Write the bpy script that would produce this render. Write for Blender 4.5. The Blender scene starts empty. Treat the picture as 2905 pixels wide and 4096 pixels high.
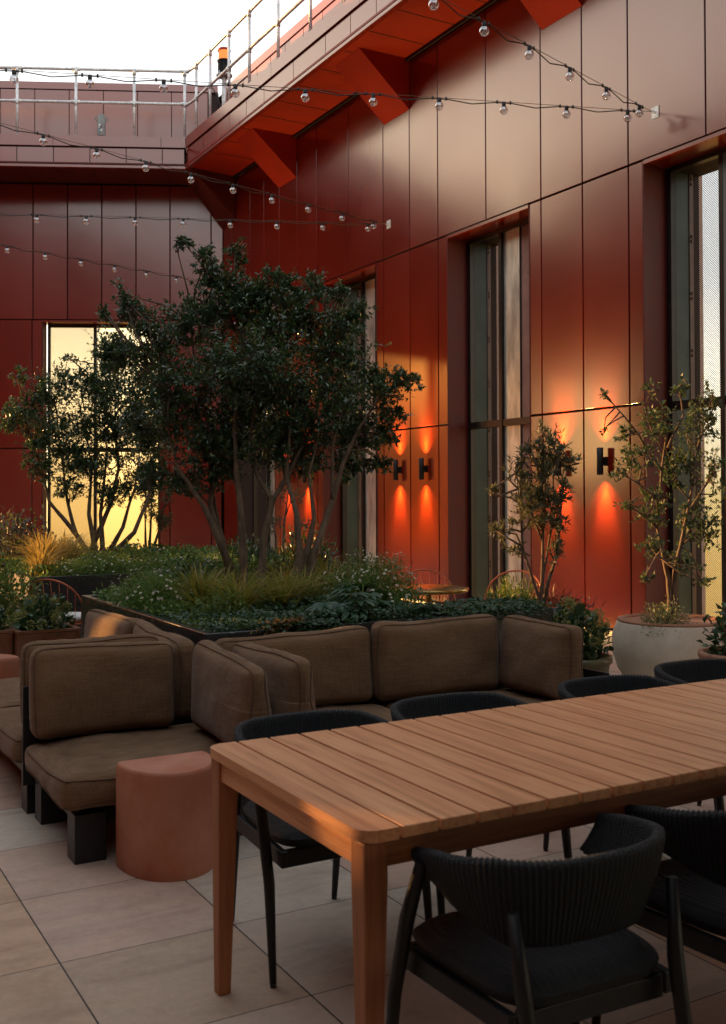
import bpy, math, random
import numpy as np
from mathutils import Vector, Matrix, noise
R = math.radians
random.seed(7); rng = np.random.default_rng(11)
scene = bpy.context.scene
C = scene.collection

# ---------------------------------------------------------------- camera
cam = bpy.data.cameras.new('camera'); camo = bpy.data.objects.new('camera', cam); C.objects.link(camo)
yaw, pitch, roll = .518497, .0140940, -.0035114
fw = Vector((math.sin(yaw)*math.cos(pitch), math.cos(yaw)*math.cos(pitch), math.sin(pitch)))
rt = Vector((math.cos(yaw), -math.sin(yaw), 0)); up = rt.cross(fw)
rt, up = rt*math.cos(roll)+up*math.sin(roll), up*math.cos(roll)-rt*math.sin(roll)
camo.matrix_world = Matrix(((rt.x, up.x, -fw.x, 0), (rt.y, up.y, -fw.y, 0), (rt.z, up.z, -fw.z, 1.5), (0, 0, 0, 1)))
cam.sensor_fit = 'HORIZONTAL'; cam.sensor_width = 36; cam.lens = 36*4197.93/2905
cam.shift_y = -127.9/2905; cam.clip_start = .05; cam.clip_end = 2000
cam.dof.use_dof = True; cam.dof.focus_distance = 8.0; cam.dof.aperture_fstop = 9
scene.camera = camo

# ---------------------------------------------------------------- sky, sun, exposure
SUN_AZ, SUN_EL = R(-35), R(6.0)          # azimuth from +Y towards +X
world = bpy.data.worlds.new('World'); scene.world = world; world.use_nodes = True
nt = world.node_tree; nt.nodes.clear()
def wn(t, **k):
    n = nt.nodes.new(t)
    for a, b in k.items(): setattr(n, a, b)
    return n
sky = wn('ShaderNodeTexSky', sky_type='NISHITA', sun_disc=False)
sky.sun_elevation = SUN_EL; sky.sun_rotation = SUN_AZ; sky.dust_density = 3.0; sky.air_density = 1.0
bg1 = wn('ShaderNodeBackground'); bg1.inputs[1].default_value = .05
nt.links.new(sky.outputs[0], bg1.inputs[0])
tc = wn('ShaderNodeTexCoord'); sep = wn('ShaderNodeSeparateXYZ'); mr = wn('ShaderNodeMapRange')
mr.inputs[1].default_value = -1; mr.inputs[2].default_value = 1
rampw = wn('ShaderNodeValToRGB'); cr = rampw.color_ramp
stops = [(0, (.10, .07, .05)), (.40, (.9, .50, .13)), (.47, (1.1, .70, .22)), (.50, (1.4, 1.02, .42)), (.53, (1.7, 1.45, 1.0)), (.56, (1.6, 1.5, 1.25)), (.60, (1.0, .98, .94)), (.70, (.95, .94, .91)), (.80, (.63, .645, .65)), (1, (.49, .51, .545))]
while len(cr.elements) < len(stops): cr.elements.new(.5)
for e, (p, c) in zip(cr.elements, stops): e.position = p; e.color = (*c, 1)
bg2 = wn('ShaderNodeBackground'); bg2.inputs[1].default_value = .50
ads = wn('ShaderNodeAddShader'); out = wn('ShaderNodeOutputWorld')
nt.links.new(tc.outputs['Generated'], sep.inputs[0]); nt.links.new(sep.outputs[2], mr.inputs[0])
nt.links.new(mr.outputs[0], rampw.inputs[0]); nt.links.new(rampw.outputs[0], bg2.inputs[0])
nt.links.new(bg1.outputs[0], ads.inputs[0]); nt.links.new(bg2.outputs[0], ads.inputs[1]); nt.links.new(ads.outputs[0], out.inputs[0])
sun = bpy.data.lights.new('sun', 'SUN'); suno = bpy.data.objects.new('sun', sun); C.objects.link(suno)
sun.energy = 5.0; sun.angle = R(.6); sun.color = (1, .50, .16)
sd = Vector((math.sin(SUN_AZ)*math.cos(SUN_EL), math.cos(SUN_AZ)*math.cos(SUN_EL), math.sin(SUN_EL)))
suno.rotation_euler = sd.to_track_quat('Z', 'Y').to_euler()
vs = scene.view_settings; vs.view_transform = 'Standard'; vs.look = 'None'; vs.exposure = 1.36; vs.gamma = 1
scene.cycles.max_bounces = 8; scene.cycles.transparent_max_bounces = 12; scene.cycles.caustics_reflective = False; scene.cycles.caustics_refractive = False
scene.cycles.use_denoising = True

# ---------------------------------------------------------------- materials
class NT:
    def __init__(s, name):
        s.m = bpy.data.materials.new(name); s.m.use_nodes = True; s.t = s.m.node_tree; s.t.nodes.clear()
        s.out = s.t.nodes.new('ShaderNodeOutputMaterial')
    def n(s, t, ins=None, **k):
        n = s.t.nodes.new(t)
        for a, b in k.items(): setattr(n, a, b)
        for a, b in (ins or {}).items():
            if hasattr(b, 'bl_idname') or isinstance(b, bpy.types.NodeSocket): s.t.links.new(b, n.inputs[a])
            else: n.inputs[a].default_value = b
        return n
    def ramp(s, fac, stops, interp='LINEAR'):
        n = s.t.nodes.new('ShaderNodeValToRGB'); cr = n.color_ramp; cr.interpolation = interp
        while len(cr.elements) < len(stops): cr.elements.new(.5)
        for e, (p, c) in zip(cr.elements, stops): e.position = p; e.color = (*c, 1) if len(c) == 3 else c
        s.t.links.new(fac, n.inputs[0]); return n.outputs[0]
    def math(s, op, a, b=None, c=None):
        n = s.t.nodes.new('ShaderNodeMath'); n.operation = op
        for i, v in enumerate((a, b, c)):
            if v is None: continue
            if isinstance(v, bpy.types.NodeSocket): s.t.links.new(v, n.inputs[i])
            else: n.inputs[i].default_value = v
        return n.outputs[0]
    def end(s, sh): s.t.links.new(sh, s.out.inputs[0]); return s.m

def mat(name, col, rough=.5, metal=0, ior=1.5, var=.12, scale=6, bump=0, bscale=60, stretch=(1, 1, 1), col2=None, rvar=.08, sheen=0, detail=6):
    a = NT(name); tc = a.n('ShaderNodeTexCoord'); mp = a.n('ShaderNodeMapping', {'Vector': tc.outputs['Object'], 'Scale': stretch})
    nz = a.n('ShaderNodeTexNoise', {'Vector': mp.outputs[0], 'Scale': scale, 'Detail': detail, 'Roughness': .6})
    c2 = col2 or tuple(min(1, c*(1+var*2)) for c in col); c1 = tuple(c*(1-var) for c in col) if col2 is None else col
    cc = a.ramp(nz.outputs[0], [(.32, c1), (.68, c2)])
    rr = a.math('MULTIPLY_ADD', nz.outputs[0], rvar*2, rough-rvar)
    p = a.n('ShaderNodeBsdfPrincipled', {'Base Color': cc, 'Roughness': rr, 'Metallic': metal, 'IOR': ior, 'Sheen Weight': sheen})
    if bump:
        n2 = a.n('ShaderNodeTexNoise', {'Vector': mp.outputs[0], 'Scale': bscale, 'Detail': 4})
        b = a.n('ShaderNodeBump', {'Strength': bump, 'Distance': .01, 'Height': n2.outputs[0]}); a.t.links.new(b.outputs[0], p.inputs['Normal'])
    return a.end(p.outputs[0])

def emit(name, col, st):
    a = NT(name); e = a.n('ShaderNodeEmission', {'Color': (*col, 1), 'Strength': st}); return a.end(e.outputs[0])

def leafmat(name, cols, rough=.45, trans=.3, tcol=None, spec=.5):
    a = NT(name); g = a.n('ShaderNodeNewGeometry')
    cc = a.ramp(g.outputs['Random Per Island'], [(i/(max(1, len(cols)-1)), c) for i, c in enumerate(cols)])
    p = a.n('ShaderNodeBsdfPrincipled', {'Base Color': cc, 'Roughness': rough, 'Specular IOR Level': spec})
    tm = a.n('ShaderNodeMixRGB', {'Fac': .5, 'Color1': cc, 'Color2': (*(tcol or (.14, .24, .03)), 1)})
    t = a.n('ShaderNodeBsdfTranslucent', {'Color': tm.outputs[0]})
    mx = a.n('ShaderNodeMixShader', {0: trans, 1: p.outputs[0], 2: t.outputs[0]})
    return a.end(mx.outputs[0])

def perfmat(name, axis, pitch=.018, rad=.45, col=(.12, .07, .055)):
    a = NT(name); tc = a.n('ShaderNodeTexCoord')
    d = a.n('ShaderNodeVectorMath', {0: tc.outputs['Object'], 1: axis}, operation='DOT_PRODUCT')
    sp = a.n('ShaderNodeSeparateXYZ', {0: tc.outputs['Object']})
    cb = a.n('ShaderNodeCombineXYZ', {0: d.outputs['Value'], 1: sp.outputs[2], 2: 0.})
    mp = a.n('ShaderNodeMapping', {'Vector': cb.outputs[0], 'Rotation': (0, 0, R(45))})
    v = a.n('ShaderNodeTexVoronoi', {'Vector': mp.outputs[0], 'Scale': 1/(pitch*.7071), 'Randomness': 0.}, voronoi_dimensions='2D')
    h = a.math('LESS_THAN', v.outputs['Distance'], rad)
    p = a.n('ShaderNodeBsdfPrincipled', {'Base Color': (*col, 1), 'Roughness': .45, 'Metallic': .3})
    t = a.n('ShaderNodeBsdfTransparent'); mx = a.n('ShaderNodeMixShader', {0: h, 1: p.outputs[0], 2: t.outputs[0]})
    return a.end(mx.outputs[0])

M = {}
def cladmat(name, col, rough, ior):
    a = NT(name); tc = a.n('ShaderNodeTexCoord')
    mp = a.n('ShaderNodeMapping', {'Vector': tc.outputs['Object'], 'Scale': (1.3, 1.3, .35)})
    n1 = a.n('ShaderNodeTexNoise', {'Vector': mp.outputs[0], 'Scale': 2.2, 'Detail': 7, 'Roughness': .65})
    mp2 = a.n('ShaderNodeMapping', {'Vector': tc.outputs['Object'], 'Scale': (14, 14, .7)})
    n2 = a.n('ShaderNodeTexNoise', {'Vector': mp2.outputs[0], 'Scale': 2., 'Detail': 1, 'Roughness': .5})
    n4 = a.n('ShaderNodeTexNoise', {'Vector': tc.outputs['Object'], 'Scale': .9, 'Detail': 2})
    g = a.n('ShaderNodeNewGeometry')
    cc = a.ramp(n4.outputs[0], [(.3, tuple(c*.9 for c in col)), (.7, tuple(c*1.1 for c in col))])
    hv = a.math('MULTIPLY_ADD', g.outputs['Random Per Island'], .16, .92)
    cc2 = a.n('ShaderNodeMixRGB', {'Fac': 1., 'Color1': cc, 'Color2': hv}, blend_type='MULTIPLY')
    rr = a.math('MULTIPLY_ADD', n4.outputs[0], .10, rough-.05)
    rr = a.math('MULTIPLY_ADD', g.outputs['Random Per Island'], .05, rr)
    n3 = a.n('ShaderNodeTexNoise', {'Vector': tc.outputs['Object'], 'Scale': 1.1, 'Detail': 2})
    b = a.n('ShaderNodeBump', {'Strength': .12, 'Distance': .02, 'Height': n3.outputs[0]})
    p = a.n('ShaderNodeBsdfPrincipled', {'Base Color': cc2.outputs[0], 'Roughness': rr, 'IOR': ior, 'Normal': b.outputs[0], 'Specular Tint': (1, .94, .91, 1)})
    return a.end(p.outputs[0])
M['clad'] = cladmat('red_cladding', (.215, .013, .003), .185, 2.15)
M['soffit'] = mat('lit_red_soffit', (.30, .013, .002), .5, ior=1.45, scale=2, var=.08)  # brighter than the cladding, bounce glow on soffit and braces put into the colour
M['matred'] = mat('darkened_matt_red', (.095, .006, .0025), .6)  # darker cladding red, shade of reveals and back soffit put into the colour
M['gap'] = mat('cladding_backing', (.02, .006, .005), .7)
M['galv'] = mat('galvanised_steel', (.72, .76, .77), .45, .45, var=.2, scale=14, bump=.1)
M['black'] = mat('black_metal', (.018, .018, .02), .4, .2, bump=.1)
M['frame'] = mat('dark_bronze_frame', (.035, .028, .024), .32, .5)
M['steel'] = mat('pale_glass_reflection', (.62, .60, .52), .36, .5, scale=3, stretch=(2, 2, .5), var=.3)  # pale tone paints the bright sky reflected in the window glass
M['dkpanel'] = mat('dark_grey_panel', (.05, .062, .055), .38, .4, scale=2, var=.2)
M['pink'] = mat('riveted_pink_panel', (.30, .17, .15), .5, .2)
M['fin'] = mat('pale_pink_fin', (.60, .42, .38), .6)
M['bronze'] = mat('bronze_strip', (.14, .09, .075), .4, .5)
M['teak'] = None

def woodmat(name, c1, c2, c3, axis):
    a = NT(name); tc = a.n('ShaderNodeTexCoord'); g = a.n('ShaderNodeNewGeometry')
    off = a.n('ShaderNodeCombineXYZ', {0: a.math('MULTIPLY', g.outputs['Random Per Island'], 37.), 1: a.math('MULTIPLY', g.outputs['Random Per Island'], 11.), 2: a.math('MULTIPLY', g.outputs['Random Per Island'], 5.)})
    ad = a.n('ShaderNodeVectorMath', {0: tc.outputs['Object'], 1: off.outputs[0]}, operation='ADD')
    sc = {'y': (26, 1.6, 26), 'x': (1.6, 26, 26), 'z': (26, 26, 1.6)}[axis]
    mp = a.n('ShaderNodeMapping', {'Vector': ad.outputs[0], 'Scale': sc})
    n1 = a.n('ShaderNodeTexNoise', {'Vector': mp.outputs[0], 'Scale': 1., 'Detail': 9, 'Roughness': .62, 'Distortion': .8})
    sc2 = tuple(v*6 if v > 2 else v*3 for v in sc)
    mp2 = a.n('ShaderNodeMapping', {'Vector': ad.outputs[0], 'Scale': sc2})
    n2 = a.n('ShaderNodeTexNoise', {'Vector': mp2.outputs[0], 'Scale': 1., 'Detail': 4})
    f = a.math('MULTIPLY_ADD', n2.outputs[0], .3, a.math('MULTIPLY', n1.outputs[0], .7))
    cc = a.ramp(f, [(.33, c1), (.5, c2), (.68, c3)])
    hv = a.ramp(g.outputs['Random Per Island'], [(0, (.72, .66, .62)), (.25, (1, 1, 1)), (.5, (.86, .82, .80)), (.75, (1.12, 1.07, 1.0)), (1, (.90, .74, .76))])
    cc2 = a.n('ShaderNodeMixRGB', {'Fac': 1., 'Color1': cc, 'Color2': hv}, blend_type='MULTIPLY')
    b = a.n('ShaderNodeBump', {'Strength': .25, 'Distance': .002, 'Height': f})
    p = a.n('ShaderNodeBsdfPrincipled', {'Base Color': cc2.outputs[0], 'Roughness': a.math('MULTIPLY_ADD', f, .2, .42), 'Normal': b.outputs[0], 'IOR': 1.45})
    return a.end(p.outputs[0])
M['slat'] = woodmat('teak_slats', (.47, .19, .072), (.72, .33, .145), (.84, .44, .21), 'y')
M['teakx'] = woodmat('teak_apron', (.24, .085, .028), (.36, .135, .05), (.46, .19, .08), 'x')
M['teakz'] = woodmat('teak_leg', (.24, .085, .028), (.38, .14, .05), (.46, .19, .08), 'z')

def fabricmat():
    a = NT('brown_linen'); tc = a.n('ShaderNodeTexCoord'); fs = []
    for sc in ((8, 8, 260), (260, 260, 8)):
        mp = a.n('ShaderNodeMapping', {'Vector': tc.outputs['Object'], 'Scale': sc})
        fs.append(a.n('ShaderNodeTexNoise', {'Vector': mp.outputs[0], 'Scale': 1., 'Detail': 3}).outputs[0])
    n2 = a.n('ShaderNodeTexNoise', {'Vector': tc.outputs['Object'], 'Scale': 4., 'Detail': 6})
    f = a.math('ADD', a.math('MULTIPLY', fs[0], .4), a.math('ADD', a.math('MULTIPLY', fs[1], .35), a.math('MULTIPLY', n2.outputs[0], .25)))
    cc = a.ramp(f, [(.36, (.115, .062, .030)), (.62, (.22, .131, .070))])
    n3 = a.n('ShaderNodeTexNoise', {'Vector': tc.outputs['Object'], 'Scale': 7., 'Detail': 4, 'Distortion': .4})
    b0 = a.n('ShaderNodeBump', {'Strength': .35, 'Distance': .03, 'Height': n3.outputs[0]})
    b = a.n('ShaderNodeBump', {'Strength': .3, 'Distance': .003, 'Height': f, 'Normal': b0.outputs[0]})
    p = a.n('ShaderNodeBsdfPrincipled', {'Base Color': cc, 'Roughness': .9, 'Normal': b.outputs[0], 'Sheen Weight': .12, 'Specular IOR Level': .15})
    return a.end(p.outputs[0])
M['fabric'] = fabricmat()
M['piping'] = mat('linen_piping', (.105, .060, .031), .9)
M['terra'] = mat('terracotta_glaze', (.42, .12, .05), .55, 0, var=.25, scale=5, col2=(.54, .23, .14), bump=.15, bscale=30, rvar=.12)
M['terra2'] = mat('terracotta_pot', (.34, .13, .06), .7, 0, scale=9, col2=(.42, .22, .13), bump=.2)
M['copper'] = mat('weathered_copper', (.24, .085, .035), .42, .4, scale=7, col2=(.36, .17, .10), bump=.15)
M['planter'] = mat('dark_planter_metal', (.022, .024, .026), .28, .1, ior=1.9, scale=3)
M['wicker'] = mat('dark_woven_rope', (.005, .008, .009), .5, 0, scale=200, bump=1, bscale=260, col2=(.013, .018, .020))
M['chairleg'] = mat('black_stained_wood', (.006, .006, .006), .5, bump=.1)
M['soil'] = mat('dark_soil', (.02, .014, .009), .95, bump=1, bscale=50, scale=30, var=.4)
M['bark'] = mat('tree_bark', (.055, .035, .02), .85, scale=22, stretch=(1, 1, .35), col2=(.17, .115, .065), bump=.9, bscale=40)
M['bark2'] = mat('pale_bark', (.09, .06, .04), .85, scale=25, stretch=(1, 1, .35), col2=(.22, .155, .11), bump=.8, bscale=45)
M['gold'] = mat('brass_tabletop', (.55, .34, .10), .25, .85, scale=3)
M['wire'] = mat('copper_wire', (.45, .12, .05), .35, .5)
M['white'] = mat('white_cushion', (.7, .7, .68), .8)
M['cable'] = mat('black_cable', (.015, .013, .012), .5)
M['plastic'] = mat('grey_plastic', (.30, .32, .31), .45)
M['blade'] = leafmat('grass_blade', [(.13, .18, .03), (.20, .25, .045), (.34, .30, .07), (.36, .20, .06)], .5, .45, (.35, .30, .04))
M['goldblade'] = leafmat('golden_grass_blade', [(.22, .18, .04), (.32, .25, .06), (.42, .30, .09)], .5, .5, (.6, .40, .08))
M['dark'] = leafmat('dark_glossy_leaf', [(.022, .062, .030), (.035, .085, .040), (.05, .11, .042), (.11, .17, .05)], .28, .22, (.08, .16, .02), .9)
M['olive'] = leafmat('olive_leaf', [(.07, .095, .05), (.12, .15, .09), (.18, .20, .12), (.14, .13, .05)], .5, .25, (.2, .17, .04))
M['euc'] = leafmat('grey_green_leaf', [(.05, .085, .05), (.08, .12, .07), (.12, .15, .09)], .5, .25)
M['fresh'] = leafmat('fresh_green_leaf', [(.08, .16, .035), (.13, .23, .05), (.20, .29, .07)], .45, .35, (.3, .3, .04))
M['daisyleaf'] = leafmat('daisy_foliage', [(.08, .17, .04), (.14, .26, .06), (.24, .34, .08)], .5, .35)
M['vinca'] = leafmat('groundcover_leaf', [(.02, .062, .035), (.03, .085, .045), (.05, .11, .045), (.05, .09, .03)], .32, .2)
M['dry'] = leafmat('dry_leaf', [(.16, .07, .03), (.26, .13, .06)], .7, .3)
M['fatsia'] = leafmat('broad_lobed_leaf', [(.035, .085, .05), (.05, .11, .06), (.06, .12, .065)], .4, .2)
M['varieg'] = leafmat('variegated_leaf', [(.10, .15, .05), (.30, .33, .15), (.48, .46, .26), (.08, .13, .04)], .5, .3)
M['purple'] = leafmat('purple_grey_leaf', [(.06, .045, .045), (.10, .08, .075), (.14, .12, .11)], .5, .2)
M['redleaf'] = leafmat('dark_red_leaf', [(.05, .018, .012), (.09, .03, .015), (.16, .05, .02)], .45, .3, (.4, .08, .02))
M['umbel'] = leafmat('ivy_flower', [(.26, .28, .07), (.38, .38, .12), (.46, .43, .16)], .7, .3)
M['petal'] = leafmat('white_petal', [(.62, .60, .52), (.80, .78, .72), (.65, .52, .48)], .7, .3, (.8, .75, .6))
M['yellow'] = mat('flower_centre', (.55, .38, .05), .8)
M['potwhite'] = mat('aged_pale_clay', (.62, .53, .40), .8, scale=3.5, col2=(.84, .75, .60), bump=.25, bscale=24, detail=12)
M['potgreen'] = mat('green_glazed_pot', (.07, .075, .03), .3, scale=12, col2=(.14, .12, .05))
M['potdark'] = mat('dark_grey_pot', (.045, .045, .045), .4, scale=8, bump=.1)

def glassbulb():
    a = NT('clear_bulb_glass'); lw = a.n('ShaderNodeLayerWeight', {'Blend': .35})
    t = a.n('ShaderNodeBsdfTransparent', {'Color': (.88, .88, .9, 1)}); g = a.n('ShaderNodeBsdfGlossy', {'Color': (1, 1, 1, 1), 'Roughness': .03})
    f = a.math('MULTIPLY_ADD', lw.outputs['Facing'], .6, .30)
    mx = a.n('ShaderNodeMixShader', {0: f, 1: t.outputs[0], 2: g.outputs[0]}); return a.end(mx.outputs[0])
M['bulb'] = glassbulb()

def pavemat():
    a = NT('sandstone_paving'); tc = a.n('ShaderNodeTexCoord'); sp = a.n('ShaderNodeSeparateXYZ', {0: tc.outputs['Object']})
    def cell(o, off):
        v = a.math('DIVIDE', a.math('SUBTRACT', o, off), .6); fl = a.math('FLOOR', v); fr = a.math('SUBTRACT', v, fl)
        e = a.math('MINIMUM', fr, a.math('SUBTRACT', 1., fr)); return fl, e
    fx, ex = cell(sp.outputs[0], .83); fy, ey = cell(sp.outputs[1], 3.43)
    nj = a.n('ShaderNodeTexNoise', {'Vector': tc.outputs['Object'], 'Scale': 45., 'Detail': 3})
    e = a.math('MINIMUM', a.math('MULTIPLY', ex, 1.), a.math('MULTIPLY', ey, 1.35))
    th = a.math('MULTIPLY_ADD', nj.outputs[0], .0035, .0028)
    joint = a.math('LESS_THAN', e, th)
    cv = a.n('ShaderNodeCombineXYZ', {0: fx, 1: fy, 2: 3.})
    wn_ = a.n('ShaderNodeTexWhiteNoise', {'Vector': cv.outputs[0]}, noise_dimensions='3D')
    base = a.ramp(wn_.outputs['Value'], [(0, (.60, .54, .44)), (.3, (.58, .46, .36)), (.55, (.55, .39, .30)), (.8, (.58, .38, .24)), (1, (.42, .38, .32))])
    off = a.n('ShaderNodeVectorMath', {0: tc.outputs['Object'], 1: wn_.outputs['Color']}, operation='ADD')
    off = a.n('ShaderNodeVectorMath', {0: off.outputs[0], 1: cv.outputs[0]}, operation='ADD')
    mp = a.n('ShaderNodeMapping', {'Vector': off.outputs[0], 'Scale': (1.2, 5, 1)})
    n1 = a.n('ShaderNodeTexNoise', {'Vector': mp.outputs[0], 'Scale': 1.2, 'Detail': 8, 'Roughness': .6, 'Distortion': .8})
    n2 = a.n('ShaderNodeTexNoise', {'Vector': off.outputs[0], 'Scale': 30., 'Detail': 8, 'Roughness': .7})
    v = a.ramp(n1.outputs[0], [(.3, (.80, .76, .74)), (.5, (1, 1, 1)), (.7, (1.06, 1.0, .95))])
    v2 = a.ramp(n2.outputs[0], [(.3, (.88, .87, .86)), (.7, (1.06, 1.06, 1.06))])
    c = a.n('ShaderNodeMixRGB', {'Fac': 1., 'Color1': base, 'Color2': v}, blend_type='MULTIPLY')
    c = a.n('ShaderNodeMixRGB', {'Fac': 1., 'Color1': c.outputs[0], 'Color2': v2}, blend_type='MULTIPLY')
    n3 = a.n('ShaderNodeTexNoise', {'Vector': tc.outputs['Object'], 'Scale': 2.3, 'Detail': 9, 'Roughness': .7})
    st = a.ramp(n3.outputs[0], [(.36, (.78, .74, .70)), (.5, (1, 1, 1))])
    c = a.n('ShaderNodeMixRGB', {'Fac': .7, 'Color1': c.outputs[0], 'Color2': st}, blend_type='MULTIPLY')
    c = a.n('ShaderNodeMixRGB', {'Fac': joint, 'Color1': c.outputs[0], 'Color2': (.018, .012, .009, 1)})
    hb = a.math('SUBTRACT', a.math('MULTIPLY', n2.outputs[0], .15), joint)
    b = a.n('ShaderNodeBump', {'Strength': .5, 'Distance': .004, 'Height': hb})
    p = a.n('ShaderNodeBsdfPrincipled', {'Base Color': c.outputs[0], 'Roughness': .62, 'Normal': b.outputs[0]})
    return a.end(p.outputs[0])
M['paving'] = pavemat()

# ---------------------------------------------------------------- mesh helpers
class MB:
    def __init__(s): s.v = []; s.f = []; s.sm = []
    def add(s, vs, fs, smooth=False):
        o = len(s.v); s.v += [tuple(v) for v in vs]; s.f += [tuple(i+o for i in f) for f in fs]; s.sm += [smooth]*len(fs)
    def box(s, x0, x1, y0, y1, z0, z1, T=None):
        vs = [(x, y, z) for z in (z0, z1) for y in (y0, y1) for x in (x0, x1)]
        if T: vs = [T(*v) for v in vs]
        s.add(vs, [(0, 2, 3, 1), (4, 5, 7, 6), (0, 1, 5, 4), (2, 6, 7, 3), (0, 4, 6, 2), (1, 3, 7, 5)])
    def obox(s, c, ax, ay, az):    # oriented box: centre and three half vectors
        c, ax, ay, az = map(Vector, (c, ax, ay, az))
        vs = [c+ax*i+ay*j+az*k for k in (-1, 1) for j in (-1, 1) for i in (-1, 1)]
        s.add(vs, [(0, 2, 3, 1), (4, 5, 7, 6), (0, 1, 5, 4), (2, 6, 7, 3), (0, 4, 6, 2), (1, 3, 7, 5)])
    def tube(s, pts, rad, n=8, cap=True, smooth=True):
        pts = [Vector(p) for p in pts]; m = len(pts)
        if not hasattr(rad, '__len__'): rad = [rad]*m
        o = len(s.v); prev = None
        for i, p in enumerate(pts):
            d = (pts[min(i+1, m-1)]-pts[max(i-1, 0)]).normalized()
            if prev is None: a = d.orthogonal().normalized()
            else: a = (prev-d*prev.dot(d)); a = a.normalized() if a.length > 1e-6 else d.orthogonal().normalized()
            prev = a; b = d.cross(a)
            for k in range(n):
                t = 2*math.pi*k/n; s.v.append(tuple(p+(a*math.cos(t)+b*math.sin(t))*rad[i]))
        for i in range(m-1):
            for k in range(n):
                k2 = (k+1) % n; s.f.append((o+i*n+k, o+i*n+k2, o+(i+1)*n+k2, o+(i+1)*n+k)); s.sm.append(smooth)
        if cap:
            s.f.append(tuple(o+k for k in range(n-1, -1, -1))); s.sm.append(False)
            s.f.append(tuple(o+(m-1)*n+k for k in range(n))); s.sm.append(False)
    def lathe(s, prof, c=(0, 0, 0), n=40, smooth=True, wob=0):
        o = len(s.v); cx, cy, cz = c
        for (r, z) in prof:
            for k in range(n):
                t = 2*math.pi*k/n; rr = r*(1+wob*math.sin(3*t+z*9))
                s.v.append((cx+rr*math.cos(t), cy+rr*math.sin(t), cz+z))
        for i in range(len(prof)-1):
            for k in range(n):
                k2 = (k+1) % n; s.f.append((o+i*n+k, o+i*n+k2, o+(i+1)*n+k2, o+(i+1)*n+k)); s.sm.append(smooth)
        for i, rev in ((0, True), (len(prof)-1, False)):
            if prof[i][0] > 1e-4:
                r_ = range(n-1, -1, -1) if rev else range(n); s.f.append(tuple(o+i*n+k for k in r_)); s.sm.append(False)
    def prism(s, poly, z0, z1, smooth=False):
        n = len(poly); vs = [(x, y, z0) for x, y in poly]+[(x, y, z1) for x, y in poly]
        s.add(vs, [tuple(range(n-1, -1, -1)), tuple(range(n, 2*n))]); s.add(vs, [(i, (i+1) % n, n+(i+1) % n, n+i) for i in range(n)], smooth)
    def build(s, name, m, parent=None, bevel=0, seg=2):
        me = bpy.data.meshes.new(name); me.from_pydata(s.v, [], s.f); me.update()
        me.polygons.foreach_set('use_smooth', s.sm)
        if m: me.materials.append(m)
        o = bpy.data.objects.new(name, me); C.objects.link(o)
        if parent is not None:
            o.parent = parent
            if parent.parent is None: o.matrix_parent_inverse = parent.matrix_basis.inverted()
        if bevel:
            b = o.modifiers.new('bevel', 'BEVEL'); b.width = bevel; b.segments = seg; b.limit_method = 'ANGLE'
        return o

def thing(name, loc, label, cat, group=None, kind=None):
    o = bpy.data.objects.new(name, None); C.objects.link(o); o.location = loc; o.empty_display_size = .1
    return tag(o, label, cat, group, kind)
def tag(o, label, cat, group=None, kind=None):
    o['label'] = label; o['category'] = cat
    if group: o['group'] = group
    if kind: o['kind'] = kind
    return o
def struct(o): o['kind'] = 'structure'; return o
def copy_tree(o, parent=None):
    c = o.copy(); C.objects.link(c)
    if parent is not None: c.parent = parent; c.matrix_parent_inverse = o.matrix_parent_inverse.copy()
    for ch in list(o.children): copy_tree(ch, c)
    return c

def leaf_obj(name, pos, dr, nrm, L, Wd, m, parent=None, fold=.25, curl=0.):
    """every leaf is a small folded blade of its own; arrays of positions, directions and normals"""
    N = len(pos); pos = np.asarray(pos, float); dr = np.asarray(dr, float); nrm = np.asarray(nrm, float)
    dr /= np.linalg.norm(dr, axis=1)[:, None]+1e-9
    sd_ = np.cross(dr, nrm); sd_ /= np.linalg.norm(sd_, axis=1)[:, None]+1e-9; nn = np.cross(sd_, dr)
    L = np.broadcast_to(L, (N,))[:, None]; Wd = np.broadcast_to(Wd, (N,))[:, None]
    b = pos; l = pos+dr*L*.45+sd_*Wd*.5+nn*Wd*fold; r = pos+dr*L*.45-sd_*Wd*.5+nn*Wd*fold; mid = pos+dr*L*.5; t = pos+dr*L-nn*L*curl
    V = np.stack([b, l, t, r, mid], 1).reshape(-1, 3)
    i = np.arange(N)[:, None]*5
    F = np.concatenate([i+np.array([[0, 4, 1]]), i+np.array([[1, 4, 2]]), i+np.array([[0, 3, 4]]), i+np.array([[4, 3, 2]])], 0)
    return raw_mesh(name, V, F, m, parent)
def raw_mesh(name, V, F, m, parent=None, smooth=False):
    me = bpy.data.meshes.new(name); k = F.shape[1]
    me.vertices.add(len(V)); me.vertices.foreach_set('co', np.ascontiguousarray(V, dtype=np.float32).ravel())
    me.loops.add(F.size); me.loops.foreach_set('vertex_index', np.ascontiguousarray(F, dtype=np.int32).ravel())
    me.polygons.add(len(F)); me.polygons.foreach_set('loop_start', np.arange(0, F.size, k, dtype=np.int32))
    me.update(calc_edges=True); me.validate(); me.materials.append(m)
    o = bpy.data.objects.new(name, me); C.objects.link(o)
    if parent is not None:
        o.parent = parent
        if parent.parent is None: o.matrix_parent_inverse = parent.matrix_basis.inverted()
    return o
def unit(n):
    v = rng.normal(size=(n, 3)); return v/np.linalg.norm(v, axis=1)[:, None]
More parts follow.
